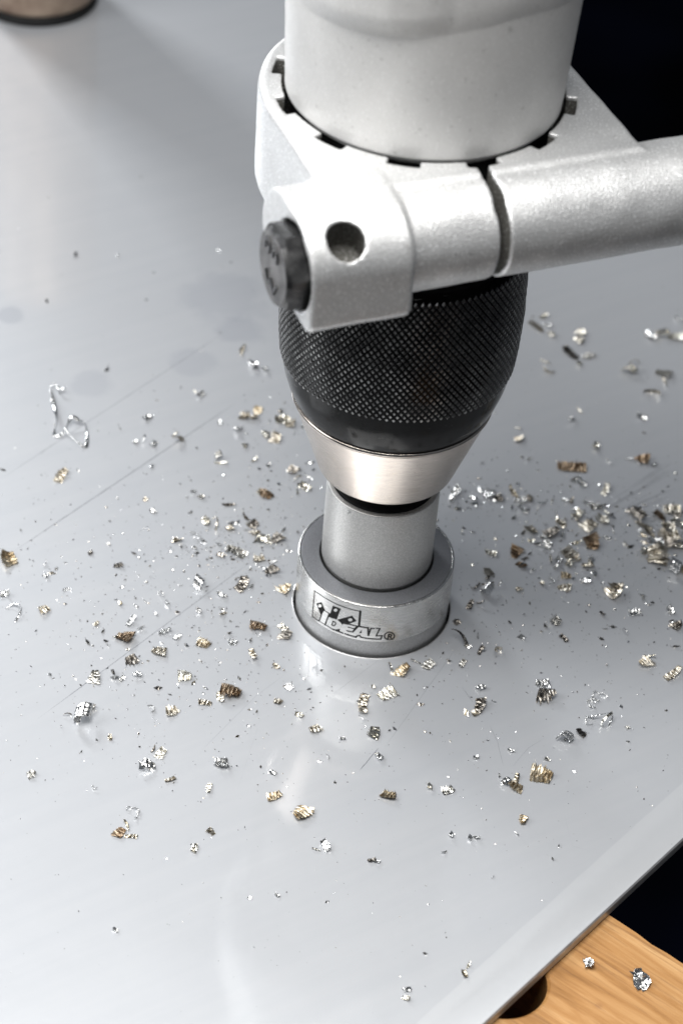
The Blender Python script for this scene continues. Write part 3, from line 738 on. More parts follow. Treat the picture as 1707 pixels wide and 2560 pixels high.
CHIPS = [
(-87.6, 37.4, 0, 5.5, 'k', 'tan', 'large bent tan chip below the looping wire shaving'),
(-95.3, 2.1, 0, 5.2, 'r', 'gold', "golden ridged chip with pale stripes at the photo's left edge"),
(-84.9, -2.4, 0, 1.9, 'f', 'silver', 'small silver crumpled flake below and right of the golden chip at the photo edge'),
(-85.7, 2.2, 0, 2.5, 'a', 'silver', 'silver thin curled chip right of the golden chip at the photo edge'),
(-78.7, -6.9, 0, 2.9, 'a', 'silver', 'silver thin curled chip below and right of the golden chip at the photo edge'),
(-93.8, -11.0, 0, 2.9, 'f', 'silver', 'silver crumpled flake below the golden chip at the photo edge'),
(-83.0, -15.4, 0, 2.9, 'r', 'tan', 'tan ridged chip below and right of the golden chip at the photo edge'),
(-69.1, -18.2, 0, 1.8, 'r', 'tan', 'small tan ridged chip above and left of the brown fan chip with pale tail'),
(-67.0, -20.7, 0, 2.0, 's', 'dark', 'small dark sliver just left of the brown fan chip with pale tail'),
(-61.2, -22.2, 0, 4.5, 'r', 'brown', 'brown ridged fan chip with a pale tail lying on the long scratch'),
(-63.3, -21.9, 0, 2.6, 's', 'cream', 'cream sliver just left of the brown fan chip with pale tail'),
(-60.5, -16.2, 0, 3.9, 'k', 'silver', 'silver bent ridged chip just above and right of the brown fan chip with pale tail'),
(-66.9, 4.2, 0, 2.5, 'r', 'dark', 'dark ridged chip well above the brown fan chip with pale tail'),
(-45.2, -0.0, 0, 7.3, 'c', 'silver', 'large rolled silver chip with a bright white left end, left of the cutter'),
(-34.1, 1.6, 0, 5.6, 'k', 'dark', 'dark ridged chip with a pale right edge, between the rolled silver chip and the cutter'),
(-31.6, 1.4, 0, 2.1, 's', 'silver', 'small silver sliver just right of the dark chip with pale edge'),
(-27.2, 8.2, 0, 3.6, 'r', 'dark', 'dark ridged chip just above and left of the spiky golden chip beside the band'),
(-26.9, 11.7, 0, 2.5, 's', 'silver', 'silver sliver above and left of the spiky golden chip beside the band'),
(-30.7, 12.3, 0, 3.2, 'p', 'tan', 'tan spiky chip above and right of the dark chip with pale edge'),
(-36.9, 13.6, 0, 5.7, 'k', 'grey', 'large grey bent ridged chip above the dark chip with pale edge'),
(-41.7, 12.6, 0, 2.5, 's', 'silver', 'silver sliver above and right of the large rolled silver chip'),
(-22.8, 1.8, 0, 3.8, 'p', 'gold', 'spiky golden chip closest to the left side of the cutter band'),
(-28.2, -13.3, 0, 4.7, 'r', 'brown', 'round brown chip with many curved ridges left of the engraved logo'),
(-41.3, -21.5, 0, 3.6, 'r', 'gold', 'gold ridged chip above and left of the large brown serrated chip'),
(-20.9, -15.3, 0, 3.7, 'r', 'dark', 'dark ridged chip with a cream cap beside the lower left of the cutter'),
(-21.8, -13.2, 0, 2.7, 'f', 'cream', 'cream crumpled flake just above and left of the cream-capped dark chip'),
(-37.7, -10.2, 0, 3.1, 's', 'tan', 'tan sliver below and left of the dark chip with pale edge'),
(-43.9, -10.0, 0, 2.7, 'c', 'silver', 'silver rolled chip below the large rolled silver chip'),
(-51.5, -18.7, 0, 3.5, 'k', 'silver', 'silver bent ridged chip well above and right of the grey block shaped chip'),
(-48.0, -20.0, 0, 3.0, 'k', 'silver', 'silver bent ridged chip well left of the round brown many-ridged chip'),
(-35.8, 28.1, 0, 3.9, 's', 'dark', 'dark sliver below and left of the orange brown ridged chip'),
(-33.6, 25.6, 0, 3.2, 'p', 'dark', 'dark spiky chip below and left of the orange brown ridged chip'),
(-30.2, 19.7, 0, 4.5, 'f', 'cream', 'cream crumpled flake below the orange brown ridged chip'),
(-26.8, 20.8, 0, 3.8, 'p', 'dark', 'dark spiky chip below the orange brown ridged chip'),
(-32.7, 22.5, 0, 2.8, 'p', 'tan', 'tan spiky chip above the dark chip with pale edge'),
(-43.6, 24.2, 0, 5.2, 'a', 'tan', 'large tan thin curled chip below and left of the orange brown ridged chip'),
(-46.5, 24.9, 0, 3.4, 'f', 'cream', 'cream crumpled flake above the large rolled silver chip'),
(-39.7, 23.1, 0, 2.4, 'p', 'tan', 'small tan spiky chip below and left of the orange brown ridged chip'),
(-48.6, 19.0, 0, 4.1, 'a', 'silver', 'silver thin curled chip above the large rolled silver chip'),
(-41.2, 32.7, 0, 3.9, 's', 'dark', 'dark sliver left of the orange brown ridged chip'),
(-31.6, 38.3, 0, 3.9, 'r', 'brown', 'orange brown ridged chip upper left of the cutter'),
(-33.6, 39.5, 0, 2.0, 'f', 'cream', 'small cream crumpled flake just above and left of the orange brown ridged chip'),
(-37.8, 75.1, 0, 3.4, 'r', 'gold', "blurred golden orange chip left of the chuck's lower edge"),
(-41.1, 71.3, 0, 3.2, 'p', 'tan', 'tan spiky chip just above and right of the white flake by the nose cone'),
(-38.5, 71.4, 0, 3.0, 'f', 'tan', 'tan crumpled flake just below and left of the blurred golden orange chip'),
(-30.2, 71.3, 0, 4.5, 'f', 'cream', 'cream crumpled flake below and right of the blurred golden orange chip'),
(-28.1, 69.8, 0, 2.9, 'p', 'tan', 'tan spiky chip well below and right of the white flake beside the knurled sleeve'),
(-31.4, 62.9, 0, 3.8, 'p', 'tan', 'tan spiky chip above the orange brown ridged chip'),
(-34.5, 64.3, 0, 3.4, 'f', 'cream', 'cream crumpled flake below the blurred golden orange chip'),
(-42.4, 65.2, 0, 3.4, 'f', 'silver', 'bright white flake left of the steel nose cone'),
(-54.7, 79.2, 0, 3.0, 'f', 'silver', 'silver crumpled flake above and left of the white flake by the nose cone'),
(-56.5, 80.6, 0, 1.8, 's', 'grey', 'small grey sliver above and left of the white flake by the nose cone'),
(-46.5, 52.0, 0, 3.8, 'c', 'grey', 'grey rolled chip below and left of the white flake by the nose cone'),
(-45.4, 49.9, 0, 3.8, 's', 'cream', 'cream sliver below and left of the white flake by the nose cone'),
(-68.3, 66.4, 0, 3.2, 'f', 'silver', 'silver flake one point five flange widths left, zero point nine above the flange'),
(-67.7, 56.0, 0, 3.4, 'a', 'silver', 'silver thin curled chip well left of the white flake by the nose cone'),
(-64.8, 55.3, 0, 2.7, 'f', 'silver', 'silver flake one point four flange widths left, zero point seven above the flange'),
(-69.9, 55.3, 0, 2.0, 'o', 'silver', 'small silver round crumb well left of the white flake by the nose cone'),
(-57.8, 57.6, 0, 3.8, 'c', 'tan', 'tan rolled chip left of the white flake by the nose cone'),
(-59.7, 60.3, 0, 2.5, 's', 'cream', 'small cream sliver left of the white flake by the nose cone'),
(-47.8, 67.8, 0, 1.8, 'o', 'silver', 'small silver round crumb just left of the white flake by the nose cone'),
(-41.2, 95.5, 0, 4.2, 'f', 'silver', 'bright white crumpled flake left of the knurled chuck sleeve'),
(-37.8, 94.4, 0, 2.6, 'f', 'silver', 'small silver crumpled flake just right of the white flake beside the knurled sleeve'),
(-45.3, 102.1, 0, 5.2, 's', 'tan', 'tan sliver just above and left of the white flake beside the knurled sleeve'),
(-25.4, 50.1, 0, 3.8, 'p', 'dark', 'dark spiky chip above and right of the orange brown ridged chip'),
(-26.2, 49.6, 0, 1.8, 'o', 'silver', 'small silver round crumb above and right of the orange brown ridged chip'),
(-20.9, 47.7, 0, 3.3, 's', 'silver', 'silver sliver above and right of the orange brown ridged chip'),
(-23.6, 46.8, 0, 3.1, 'a', 'tan', 'tan thin curled chip above and right of the orange brown ridged chip'),
(-21.6, 43.3, 0, 3.7, 'f', 'cream', 'cream crumpled flake right of the orange brown ridged chip'),
(-36.4, 52.8, 0, 2.7, 's', 'cream', 'cream sliver below and right of the white flake by the nose cone'),
(-32.2, 51.0, 0, 1.8, 'o', 'silver', 'small silver round crumb above the orange brown ridged chip'),
(-51.4, 36.7, 0, 2.0, 'o', 'silver', 'small silver round crumb well left of the orange brown ridged chip'),
(-63.7, 31.6, 0, 1.7, 'p', 'tan', 'small tan spiky chip well above and left of the large rolled silver chip'),
(-54.2, -5.4, 0, 2.9, 'a', 'silver', 'silver thin curled chip left of the large rolled silver chip'),
(-38.8, -3.0, 0, 2.7, 'f', 'silver', 'silver crumpled flake just below and left of the dark chip with pale edge'),
(-52.6, 16.3, 0, 2.3, 'f', 'tan', 'small tan crumpled flake above and left of the large rolled silver chip'),
(-48.0, 14.2, 0, 1.7, 'o', 'silver', 'small silver round crumb above the large rolled silver chip'),
(-44.8, 14.1, 0, 1.7, 'a', 'silver', 'small silver thin curled chip above the large rolled silver chip'),
(-66.4, -37.2, 0, 4.4, 'r', 'grey', 'grey ridged block shaped chip lying across the long scratch'),
(-51.9, -25.8, 0, 3.8, 'r', 'tan', 'tan ridged chip below and right of the brown fan chip with pale tail'),
(-58.3, -30.0, 0, 3.2, 'p', 'dark', 'dark spiky chip just below the brown fan chip with pale tail'),
(-44.4, -33.8, 0, 3.6, 'r', 'cream', 'cream ridged chip left of the large brown serrated chip'),
(-56.1, -34.9, 0, 2.4, 'p', 'silver', 'silver spiky chip below the brown fan chip with pale tail'),
(-59.6, -36.7, 0, 2.0, 'f', 'silver', 'small silver crumpled flake right of the grey block shaped chip'),
(-32.4, -37.5, 0, 5.4, 'r', 'brown', 'large brown serrated chip below and left of the cutter'),
(-34.7, -39.8, 0, 3.0, 'f', 'cream', 'cream crumpled flake just below and left of the large brown serrated chip'),
(-38.2, -42.2, 0, 3.5, 'k', 'tan', 'tan bent ridged chip below and left of the large brown serrated chip'),
(-45.9, -46.0, 0, 3.5, 'r', 'tan', 'tan ridged chip left of the large brown serrated chip'),
(-50.9, -45.7, 0, 3.1, 'a', 'silver', 'silver thin curled chip below and right of the grey block shaped chip'),
(-67.2, -52.0, 0, 7.0, 'c', 'silver', 'large crumpled silvery curl low on the left side of the sheet'),
(-67.0, -47.8, 0, 3.9, 'r', 'tan', 'tan ridged chip just above the large crumpled silvery curl'),
(-70.8, -50.8, 0, 2.7, 'a', 'dark', 'dark thin curled chip just left of the large crumpled silvery curl'),
(-71.7, -54.9, 0, 1.7, 'a', 'silver', 'small silver thin curled chip just below and left of the large crumpled silvery curl'),
(-59.4, -56.9, 0, 1.7, 'f', 'tan', 'small tan crumpled flake below and right of the large crumpled silvery curl'),
(-46.6, -60.2, 0, 3.5, 'r', 'cream', 'cream ridged chip well below and right of the large crumpled silvery curl'),
(-48.6, -59.2, 0, 2.1, 's', 'dark', 'small dark sliver well below and right of the large crumpled silvery curl'),
(-49.1, -65.2, 0, 4.4, 'f', 'silver', 'large silver crumpled flake well above and right of the brown chip with white splinter'),
(-43.3, -68.2, 0, 2.9, 'k', 'tan', 'tan bent ridged chip well above and right of the brown chip with white splinter'),
(-31.9, -61.4, 0, 3.5, 'p', 'silver', 'silver spiky chip above and left of the pale golden chip'),
(-76.0, -71.3, 0, 2.1, 'p', 'grey', 'small grey spiky chip well below and left of the large crumpled silvery curl'),
(-60.6, -73.4, 0, 1.9, 'a', 'silver', 'small silver thin curled chip above and left of the brown chip with white splinter'),
(-33.9, -69.7, 0, 3.4, 'k', 'cream', 'cream bent ridged chip left of the pale golden chip'),
(-19.5, -62.8, 0, 1.9, 'f', 'silver', 'small silver crumpled flake just above the pale golden chip'),
(-18.3, -70.1, 0, 3.8, 'r', 'gold', 'pale golden chip left of the two blurred reflections under the cutter'),
(-11.3, -74.5, 0, 4.9, 'r', 'gold', "ragged golden brown chip lying in the cutter's bright reflection"),
(-52.6, -86.1, 0, 3.3, 'r', 'brown', 'brown chip with a white splinter low on the left of the sheet'),
(-49.9, -86.9, 0, 3.1, 'k', 'tan', 'tan bent ridged chip just right of the brown chip with white splinter'),
(-51.3, -83.9, 0, 3.2, 's', 'cream', 'cream sliver just above and right of the brown chip with white splinter'),
(-50.2, -79.3, 0, 3.2, 'w', 'silver', 'silver hair-thin shaving above and right of the brown chip with white splinter'),
(-31.7, -83.0, 0, 2.2, 'p', 'tan', 'tan spiky chip well below and left of the pale golden chip'),
(-34.8, -88.6, 0, 2.4, 'f', 'cream', 'cream crumpled flake well right of the brown chip with white splinter'),
(-22.4, -26.7, 0, 2.2, 'r', 'tan', 'small tan ridged chip below the cream-capped dark chip'),
(-28.5, -23.5, 0, 4.4, 'k', 'tan', 'tan bent ridged chip below the round brown many-ridged chip'),
(-27.9, -16.6, 0, 2.2, 'a', 'silver', 'small silver thin curled chip just below the round brown many-ridged chip'),
(-18.2, -33.8, 0, 2.4, 'p', 'silver', 'silver spiky chip below the cream-capped dark chip'),
(-20.6, -39.1, 0, 2.2, 'p', 'tan', 'small tan spiky chip right of the large brown serrated chip'),
(-14.9, -42.8, 0, 2.4, 'f', 'cream', 'cream crumpled flake left of the long tan ridged chip'),
(-10.6, -46.9, 0, 3.1, 'p', 'tan', 'tan spiky chip below and left of the long tan ridged chip'),
(-34.0, -20.0, 0, 2.2, 'p', 'silver', 'small silver spiky chip below and left of the round brown many-ridged chip'),
(-38.0, -8.8, 0, 2.3, 'c', 'silver', 'small silver rolled chip below and left of the dark chip with pale edge'),
(23.5, -11.4, 0, 7.6, 'a', 'dark', "long dark curved chip with fine teeth right beside the cutter's lower edge"),
(28.8, -13.9, 0, 3.1, 'k', 'dark', 'dark bent ridged chip just below and right of the long dark toothed chip'),
(32.9, -14.3, 0, 6.1, 'a', 'tan', 'large tan thin curled chip right of the long dark toothed chip'),
(9.5, -24.2, 0, 4.6, 'r', 'gold', "cream and gold folded chip just below the cutter's front"),
(6.3, -23.5, 0, 3.4, 'a', 'grey', 'grey thin curled chip just left of the folded cream and gold chip'),
(12.8, -20.4, 0, 3.4, 's', 'grey', 'grey sliver just above and right of the folded cream and gold chip'),
(15.9, -21.0, 0, 3.4, 'r', 'grey', 'grey ridged chip right of the folded cream and gold chip'),
(6.2, -32.6, 0, 5.2, 'r', 'cream', 'cream ridged chip below the cutter next to the folded gold one'),
(0.5, -36.8, 0, 7.5, 'k', 'tan', 'long tan ridged chip lying below the front of the cutter'),
(24.5, -19.1, 0, 3.4, 'k', 'grey', 'grey bent ridged chip just below the long dark toothed chip'),
(29.0, -27.3, 0, 3.2, 'c', 'silver', 'silver rolled chip just above the black and white fan chip'),
(29.2, -33.7, 0, 4.4, 'r', 'dark', 'black and white fanned chip below and right of the cutter'),
(28.5, -35.7, 0, 2.8, 'r', 'tan', 'tan ridged chip just below and left of the black and white fan chip'),
(44.8, -23.6, 0, 3.8, 'r', 'silver', 'silver ridged chip just above the dark spiky fan chip'),
(45.7, -27.7, 0, 4.8, 'p', 'dark', 'dark spiky fan chip at mid right, under a white fan chip'),
(71.0, -12.3, 0, 4.3, 'r', 'tan', 'tan ridged chip left of the oval tan toothed chip'),
(72.1, -9.9, 0, 3.5, 's', 'cream', 'cream sliver above and left of the oval tan toothed chip'),
(78.0, -15.1, 0, 6.3, 'k', 'tan', "oval tan toothed chip at the photo's right edge"),
(50.9, -42.2, 0, 5.7, 'c', 'silver', 'shiny chrome curled chip with a black band on the lower right of the sheet'),
(54.5, -39.4, 0, 2.8, 'p', 'dark', 'dark spiky chip just right of the chrome curled chip'),
(58.4, -26.0, 0, 3.8, 'w', 'silver', 'silver hair-thin shaving well below the long-spined tan chip'),
(57.2, -28.5, 0, 3.4, 'w', 'silver', 'silver shaving one point three six flange widths right, zero point nine two below the flange'),
(60.5, -35.3, 0, 5.2, 'a', 'cream', 'large cream thin curled chip above and right of the chrome curled chip'),
(56.3, -34.8, 0, 3.0, 'w', 'silver', 'silver hair-thin shaving below and right of the dark spiky fan chip'),
(44.8, -54.9, 0, 5.4, 'r', 'gold', 'golden ridged rectangular chip on the lower right of the sheet'),
(38.8, -59.5, 0, 3.5, 'r', 'gold', 'gold ridged chip below and left of the golden rectangular chip'),
(38.9, -56.6, 0, 2.7, 'k', 'tan', 'tan bent ridged chip left of the golden rectangular chip'),
(36.2, -58.4, 0, 3.3, 'c', 'silver', 'silver rolled chip left of the golden rectangular chip'),
(34.7, -56.2, 0, 1.9, 's', 'silver', 'small silver sliver left of the golden rectangular chip'),
(22.6, -62.6, 0, 3.1, 'p', 'grey', 'grey spiky chip well below the black and white fan chip'),
(8.6, -66.2, 0, 3.8, 'r', 'gold', 'gold ridged chip well above and right of the white flake with a tail'),
(18.2, -62.0, 0, 2.3, 'f', 'cream', 'cream crumpled flake well below and left of the black and white fan chip'),
(40.8, -69.8, 0, 2.6, 'p', 'gold', 'gold spiky chip below and left of the golden rectangular chip'),
(-4.9, -83.9, 0, 3.5, 'f', 'silver', "bright white flake with a tail below the cutter's reflection"),
(-7.0, -85.1, 0, 2.2, 's', 'grey', 'grey sliver just left of the white flake with a tail'),
(6.1, -86.6, 0, 2.2, 'f', 'dark', 'dark crumpled flake right of the white flake with a tail'),
(7.2, -86.7, 0, 1.7, 'o', 'silver', 'small silver round crumb right of the white flake with a tail'),
(5.5, -54.1, 0, 2.7, 'f', 'silver', 'silver crumpled flake below the long tan ridged chip'),
(3.8, -46.7, 0, 3.5, 'r', 'cream', 'cream ridged chip below the long tan ridged chip'),
(24.0, -76.5, 0, 2.1, 'f', 'silver', 'small silver crumpled flake well below and left of the golden rectangular chip'),
(28.4, -76.8, 0, 1.7, 'o', 'silver', 'silver crumb zero point five nine flange widths right, one point seven eight below the flange'),
(29.9, -76.5, 0, 1.7, 'o', 'silver', 'silver crumb zero point six three flange widths right, one point seven eight below the flange'),
(39.3, -74.0, 0, 1.7, 's', 'silver', 'small silver sliver below and left of the golden rectangular chip'),
(46.2, -49.0, 0, 1.4, 'p', 'grey', 'small grey spiky chip just above and right of the golden rectangular chip'),
(-3.9, -49.3, 0, 1.6, 'f', 'silver', 'small silver crumpled flake below and left of the long tan ridged chip'),
(-6.7, -55.7, 0, 2.5, 'a', 'silver', 'silver thin curled chip above and right of the ragged golden brown chip'),
(28.9, -51.1, 0, 1.6, 'f', 'silver', 'small silver crumpled flake below the black and white fan chip'),
(37.3, -47.5, 0, 1.8, 'f', 'silver', 'small silver crumpled flake above and left of the golden rectangular chip'),
(41.1, 128.7, 0, 6.1, 'k', 'tan', 'large tan bent ridged chip above and left of the dark blurred bent chip'),
(44.5, 129.7, 0, 2.7, 'f', 'silver', 'small silver crumpled flake above and left of the dark blurred bent chip'),
(43.3, 134.3, 0, 2.7, 'f', 'cream', 'small cream crumpled flake above and left of the dark blurred bent chip'),
(45.6, 125.3, 0, 2.9, 'f', 'cream', 'cream crumpled flake above and left of the dark blurred bent chip'),
(54.5, 127.9, 0, 4.6, 'r', 'cream', 'cream chip one point two nine flange widths right, one point four two above the flange'),
(54.3, 123.7, 0, 3.4, 'r', 'cream', 'cream ridged chip well above the long tan brown ridged chip'),
(51.5, 116.9, 0, 6.5, 'k', 'dark', 'dark blurred bent chip with white glints right of the knurled sleeve'),
(56.7, 116.6, 0, 3.6, 'p', 'grey', 'grey spiky chip just right of the dark blurred bent chip'),
(54.1, 112.1, 0, 2.9, 'f', 'cream', 'cream crumpled flake just below and right of the dark blurred bent chip'),
(45.2, 106.7, 0, 4.7, 'a', 'tan', 'tan thin curled chip below and left of the dark blurred bent chip'),
(44.0, 111.5, 0, 3.3, 's', 'cream', 'cream sliver below and left of the dark blurred bent chip'),
(69.4, 110.3, 0, 5.0, 'c', 'cream', 'cream rolled chip below and left of the bright white blurred chip'),
(70.6, 114.6, 0, 3.8, 'a', 'cream', 'cream thin curled chip below and left of the bright white blurred chip'),
(79.1, 111.5, 0, 4.7, 'r', 'cream', 'cream ridged chip below and right of the bright white blurred chip'),
(79.4, 107.4, 0, 4.0, 's', 'cream', 'cream sliver below the bright white blurred chip'),
(75.1, 101.3, 0, 5.6, 'a', 'tan', 'large tan thin curled chip below the bright white blurred chip'),
(75.4, 129.4, 0, 4.4, 'f', 'silver', 'bright white blurred chip near the right edge level with the knurled sleeve'),
(78.9, 130.8, 0, 4.4, 'c', 'cream', 'cream rolled chip just right of the bright white blurred chip'),
(83.7, 130.6, 0, 5.3, 'r', 'cream', 'cream ridged chip right of the bright white blurred chip'),
(84.3, 139.8, 0, 2.4, 'o', 'silver', 'small silver round crumb above and right of the bright white blurred chip'),
(51.9, 84.1, 0, 3.0, 'f', 'silver', 'silver crumpled flake above the long tan brown ridged chip'),
(54.2, 89.4, 0, 2.8, 's', 'cream', 'cream sliver above the long tan brown ridged chip'),
(36.7, 73.6, 0, 3.2, 'r', 'tan', 'tan ridged chip above and left of the long tan brown ridged chip'),
(36.6, 78.5, 0, 2.1, 's', 'cream', 'small cream sliver above and left of the long tan brown ridged chip'),
(72.1, 88.9, 0, 2.8, 'f', 'silver', 'silver crumpled flake well below the bright white blurred chip'),
(52.0, 63.3, 0, 8.5, 'k', 'brown', 'long tan brown ridged chip up right of the cutter'),
(58.9, 73.5, 0, 3.2, 'f', 'cream', 'cream crumpled flake above and right of the long tan brown ridged chip'),
(71.9, 69.7, 0, 3.8, 'r', 'brown', 'brown ridged chip well right of the long tan brown ridged chip'),
(70.7, 68.4, 0, 2.0, 'f', 'silver', 'small silver crumpled flake right of the long tan brown ridged chip'),
(75.1, 68.2, 0, 2.0, 'o', 'silver', 'small silver round crumb well right of the long tan brown ridged chip'),
(68.4, 69.5, 0, 2.5, 's', 'silver', 'small silver sliver right of the long tan brown ridged chip'),
(54.4, 56.7, 0, 3.8, 'f', 'silver', 'silver crumpled flake just below and right of the long tan brown ridged chip'),
(52.8, 58.3, 0, 3.3, 's', 'dark', 'dark sliver just below the long tan brown ridged chip'),
(61.4, 54.9, 0, 4.4, 'k', 'cream', 'cream bent ridged chip below and right of the long tan brown ridged chip'),
(62.4, 67.5, 0, 2.7, 's', 'silver', 'silver sliver right of the long tan brown ridged chip'),
(40.0, 65.3, 0, 2.0, 's', 'silver', 'small silver sliver left of the long tan brown ridged chip'),
(19.9, 47.5, 0, 3.8, 'f', 'silver', 'silver flake zero point five zero flange widths right, zero point four one above the flange'),
(19.1, 44.4, 0, 3.1, 'f', 'silver', 'silver flake zero point four eight flange widths right, zero point three six above the flange'),
(20.1, 48.8, 0, 2.7, 's', 'dark', 'dark sliver left of the bright white fan chip'),
(24.8, 45.5, 0, 2.9, 'f', 'silver', 'silver crumpled flake just left of the bright white fan chip'),
(28.9, 48.2, 0, 4.6, 'r', 'silver', 'bright white fan shaped chip in the row right of the shank'),
(31.8, 46.7, 0, 2.6, 'p', 'dark', 'dark spiky chip just below and right of the bright white fan chip'),
(37.9, 46.6, 0, 3.3, 'f', 'silver', 'silver crumpled flake right of the bright white fan chip'),
(38.5, 42.7, 0, 3.3, 'f', 'silver', 'silver crumpled flake below and right of the bright white fan chip'),
(36.0, 49.4, 0, 5.1, 's', 'tan', 'large tan sliver right of the bright white fan chip'),
(40.3, 47.9, 0, 2.9, 'f', 'tan', 'tan crumpled flake right of the bright white fan chip'),
(43.4, 46.6, 0, 3.3, 's', 'silver', 'silver sliver below and left of the long tan brown ridged chip'),
(52.0, 49.0, 0, 3.1, 's', 'tan', 'tan sliver below the long tan brown ridged chip'),
(50.3, 48.8, 0, 2.0, 'f', 'silver', 'small silver crumpled flake well right of the bright white fan chip'),
(52.9, 45.4, 0, 2.2, 'f', 'silver', 'small silver crumpled flake well above the spiky tan fan chip'),
(53.5, 43.0, 0, 3.7, 'f', 'cream', 'cream crumpled flake above and left of the rust brown fan chip'),
(56.4, 48.5, 0, 2.4, 'f', 'silver', 'small silver crumpled flake above the rust brown fan chip'),
(58.9, 47.5, 0, 3.1, 'p', 'grey', 'grey spiky chip above the rust brown fan chip'),
(60.4, 42.3, 0, 3.7, 'r', 'cream', 'cream ridged chip above and right of the rust brown fan chip'),
(61.7, 44.6, 0, 3.3, 's', 'cream', 'cream sliver above and right of the rust brown fan chip'),
(56.6, 39.2, 0, 4.6, 'r', 'tan', 'tan ridged chip just above the rust brown fan chip'),
(57.5, 40.8, 0, 2.8, 's', 'dark', 'dark sliver just above the rust brown fan chip'),
(46.6, 34.8, 0, 4.8, 'r', 'dark', 'dark ridged chip above and left of the tan chip under the rust fan'),
(49.0, 38.6, 0, 3.1, 'r', 'tan', 'tan ridged chip above the tan chip under the rust fan'),
(41.0, 34.9, 0, 3.9, 'r', 'tan', 'tan ridged chip above and left of the tan chip under the rust fan'),
(38.8, 33.5, 0, 2.4, 's', 'dark', 'small dark sliver just above the square rust brown chip'),
(49.5, 34.2, 0, 3.0, 's', 'silver', 'silver sliver just above and left of the tan chip under the rust fan'),
(44.1, 31.8, 0, 2.8, 'f', 'silver', 'silver crumpled flake above and right of the square rust brown chip'),
(45.2, 29.4, 0, 3.5, 'p', 'silver', 'silver spiky chip above and left of the tan chip under the rust fan'),
(41.2, 30.4, 0, 1.9, 'f', 'cream', 'small cream crumpled flake just above and right of the square rust brown chip'),
(37.0, 25.0, 0, 4.5, 'r', 'brown', 'square rust brown chip right of the cutter flange'),
(57.3, 31.9, 0, 4.5, 'r', 'brown', 'rust brown fan chip right of the square rust brown one'),
(53.3, 31.5, 0, 3.2, 's', 'cream', 'cream sliver just above and right of the tan chip under the rust fan'),
(51.7, 26.1, 0, 5.6, 'r', 'tan', 'large tan ridged chip right of the cutter below the rust brown fan'),
(51.5, 23.0, 0, 3.2, 'f', 'cream', 'cream crumpled flake just below the tan chip under the rust fan'),
(38.7, 20.3, 0, 3.4, 'k', 'brown', 'brown bent ridged chip just below and right of the square rust brown chip'),
(39.4, 23.0, 0, 2.4, 's', 'dark', 'small dark sliver just below and right of the square rust brown chip'),
(46.4, 23.8, 0, 3.9, 's', 'dark', 'dark sliver just left of the tan chip under the rust fan'),
(48.2, 23.3, 0, 3.6, 'f', 'silver', 'silver crumpled flake just below and left of the tan chip under the rust fan'),
(47.8, 20.9, 0, 1.9, 'f', 'silver', 'small silver crumpled flake just below and left of the tan chip under the rust fan'),
(56.3, 22.9, 0, 3.2, 'r', 'tan', 'tan ridged chip just below and right of the tan chip under the rust fan'),
(57.1, 25.6, 0, 2.8, 's', 'silver', 'silver sliver just below the rust brown fan chip'),
(50.5, 17.6, 0, 3.0, 'r', 'gold', 'gold ridged chip just above the spiky tan fan chip'),
(55.9, 16.9, 0, 2.8, 'p', 'silver', 'silver spiky chip just right of the spiky tan fan chip'),
(58.0, 19.8, 0, 2.1, 'f', 'silver', 'small silver crumpled flake below and right of the tan chip under the rust fan'),
(50.1, 13.1, 0, 3.8, 'p', 'tan', 'spiky tan fan chip lower right of the cutter flange'),
(63.3, 13.6, 0, 5.1, 'p', 'tan', 'large tan chip with long spines between the cutter and the right pile'),
(29.4, 8.6, 0, 4.8, 'c', 'silver', 'large silver rolled chip below and left of the square rust brown chip'),
(26.9, 10.3, 0, 3.6, 's', 'dark', 'dark sliver above the long dark toothed chip'),
(29.9, 11.4, 0, 3.6, 's', 'dark', 'dark sliver zero point seven flange widths right, zero point two below the flange'),
(33.2, 12.5, 0, 3.2, 'a', 'silver', 'silver thin curled chip below and left of the square rust brown chip'),
(30.0, 16.4, 0, 3.2, 'p', 'tan', 'tan spiky chip below and left of the square rust brown chip'),
(29.8, 13.5, 0, 3.2, 's', 'dark', 'dark sliver zero point seven flange widths right, zero point one below the flange'),
(25.6, 3.1, 0, 4.0, 'k', 'dark', 'dark bent ridged chip above the long dark toothed chip'),
(28.2, 3.5, 0, 3.1, 'a', 'dark', 'dark thin curled chip above and right of the long dark toothed chip'),
(38.1, 10.8, 0, 1.9, 'p', 'tan', 'small tan spiky chip below the square rust brown chip'),
(44.2, 13.9, 0, 1.9, 'f', 'tan', 'small tan crumpled flake just left of the spiky tan fan chip'),
(30.4, 23.7, 0, 3.0, 'f', 'cream', 'cream crumpled flake just left of the square rust brown chip'),
(46.8, 15.1, 0, 2.1, 'w', 'silver', 'small silver hair-thin shaving just above and left of the spiky tan fan chip'),
(48.2, -0.2, 0, 3.1, 'p', 'grey', 'grey spiky chip below the spiky tan fan chip'),
(68.6, 6.2, 0, 3.6, 'k', 'silver', 'silver bent ridged chip below and right of the long-spined tan chip'),
(60.2, 4.6, 0, 1.9, 'f', 'dark', 'small dark crumpled flake below and left of the long-spined tan chip'),
(79.6, 2.6, 0, 3.1, 'r', 'dark', 'dark ridged chip above the oval tan toothed chip'),
(22.5, -4.1, 0, 1.9, 'p', 'dark', 'small dark spiky chip just above the long dark toothed chip'),
(50.1, -6.1, 0, 3.1, 'k', 'dark', 'dark bent ridged chip below the spiky tan fan chip'),
(65.9, -1.8, 0, 2.9, 'a', 'silver', 'silver thin curled chip below the long-spined tan chip'),
(78.0, 8.2, 0, 2.7, 'f', 'silver', 'silver crumpled flake below the curved silver plate chip'),
(69.8, 45.7, 0, 5.5, 'f', 'dark', 'large dark crumpled flake above and left of the square tan pile chip'),
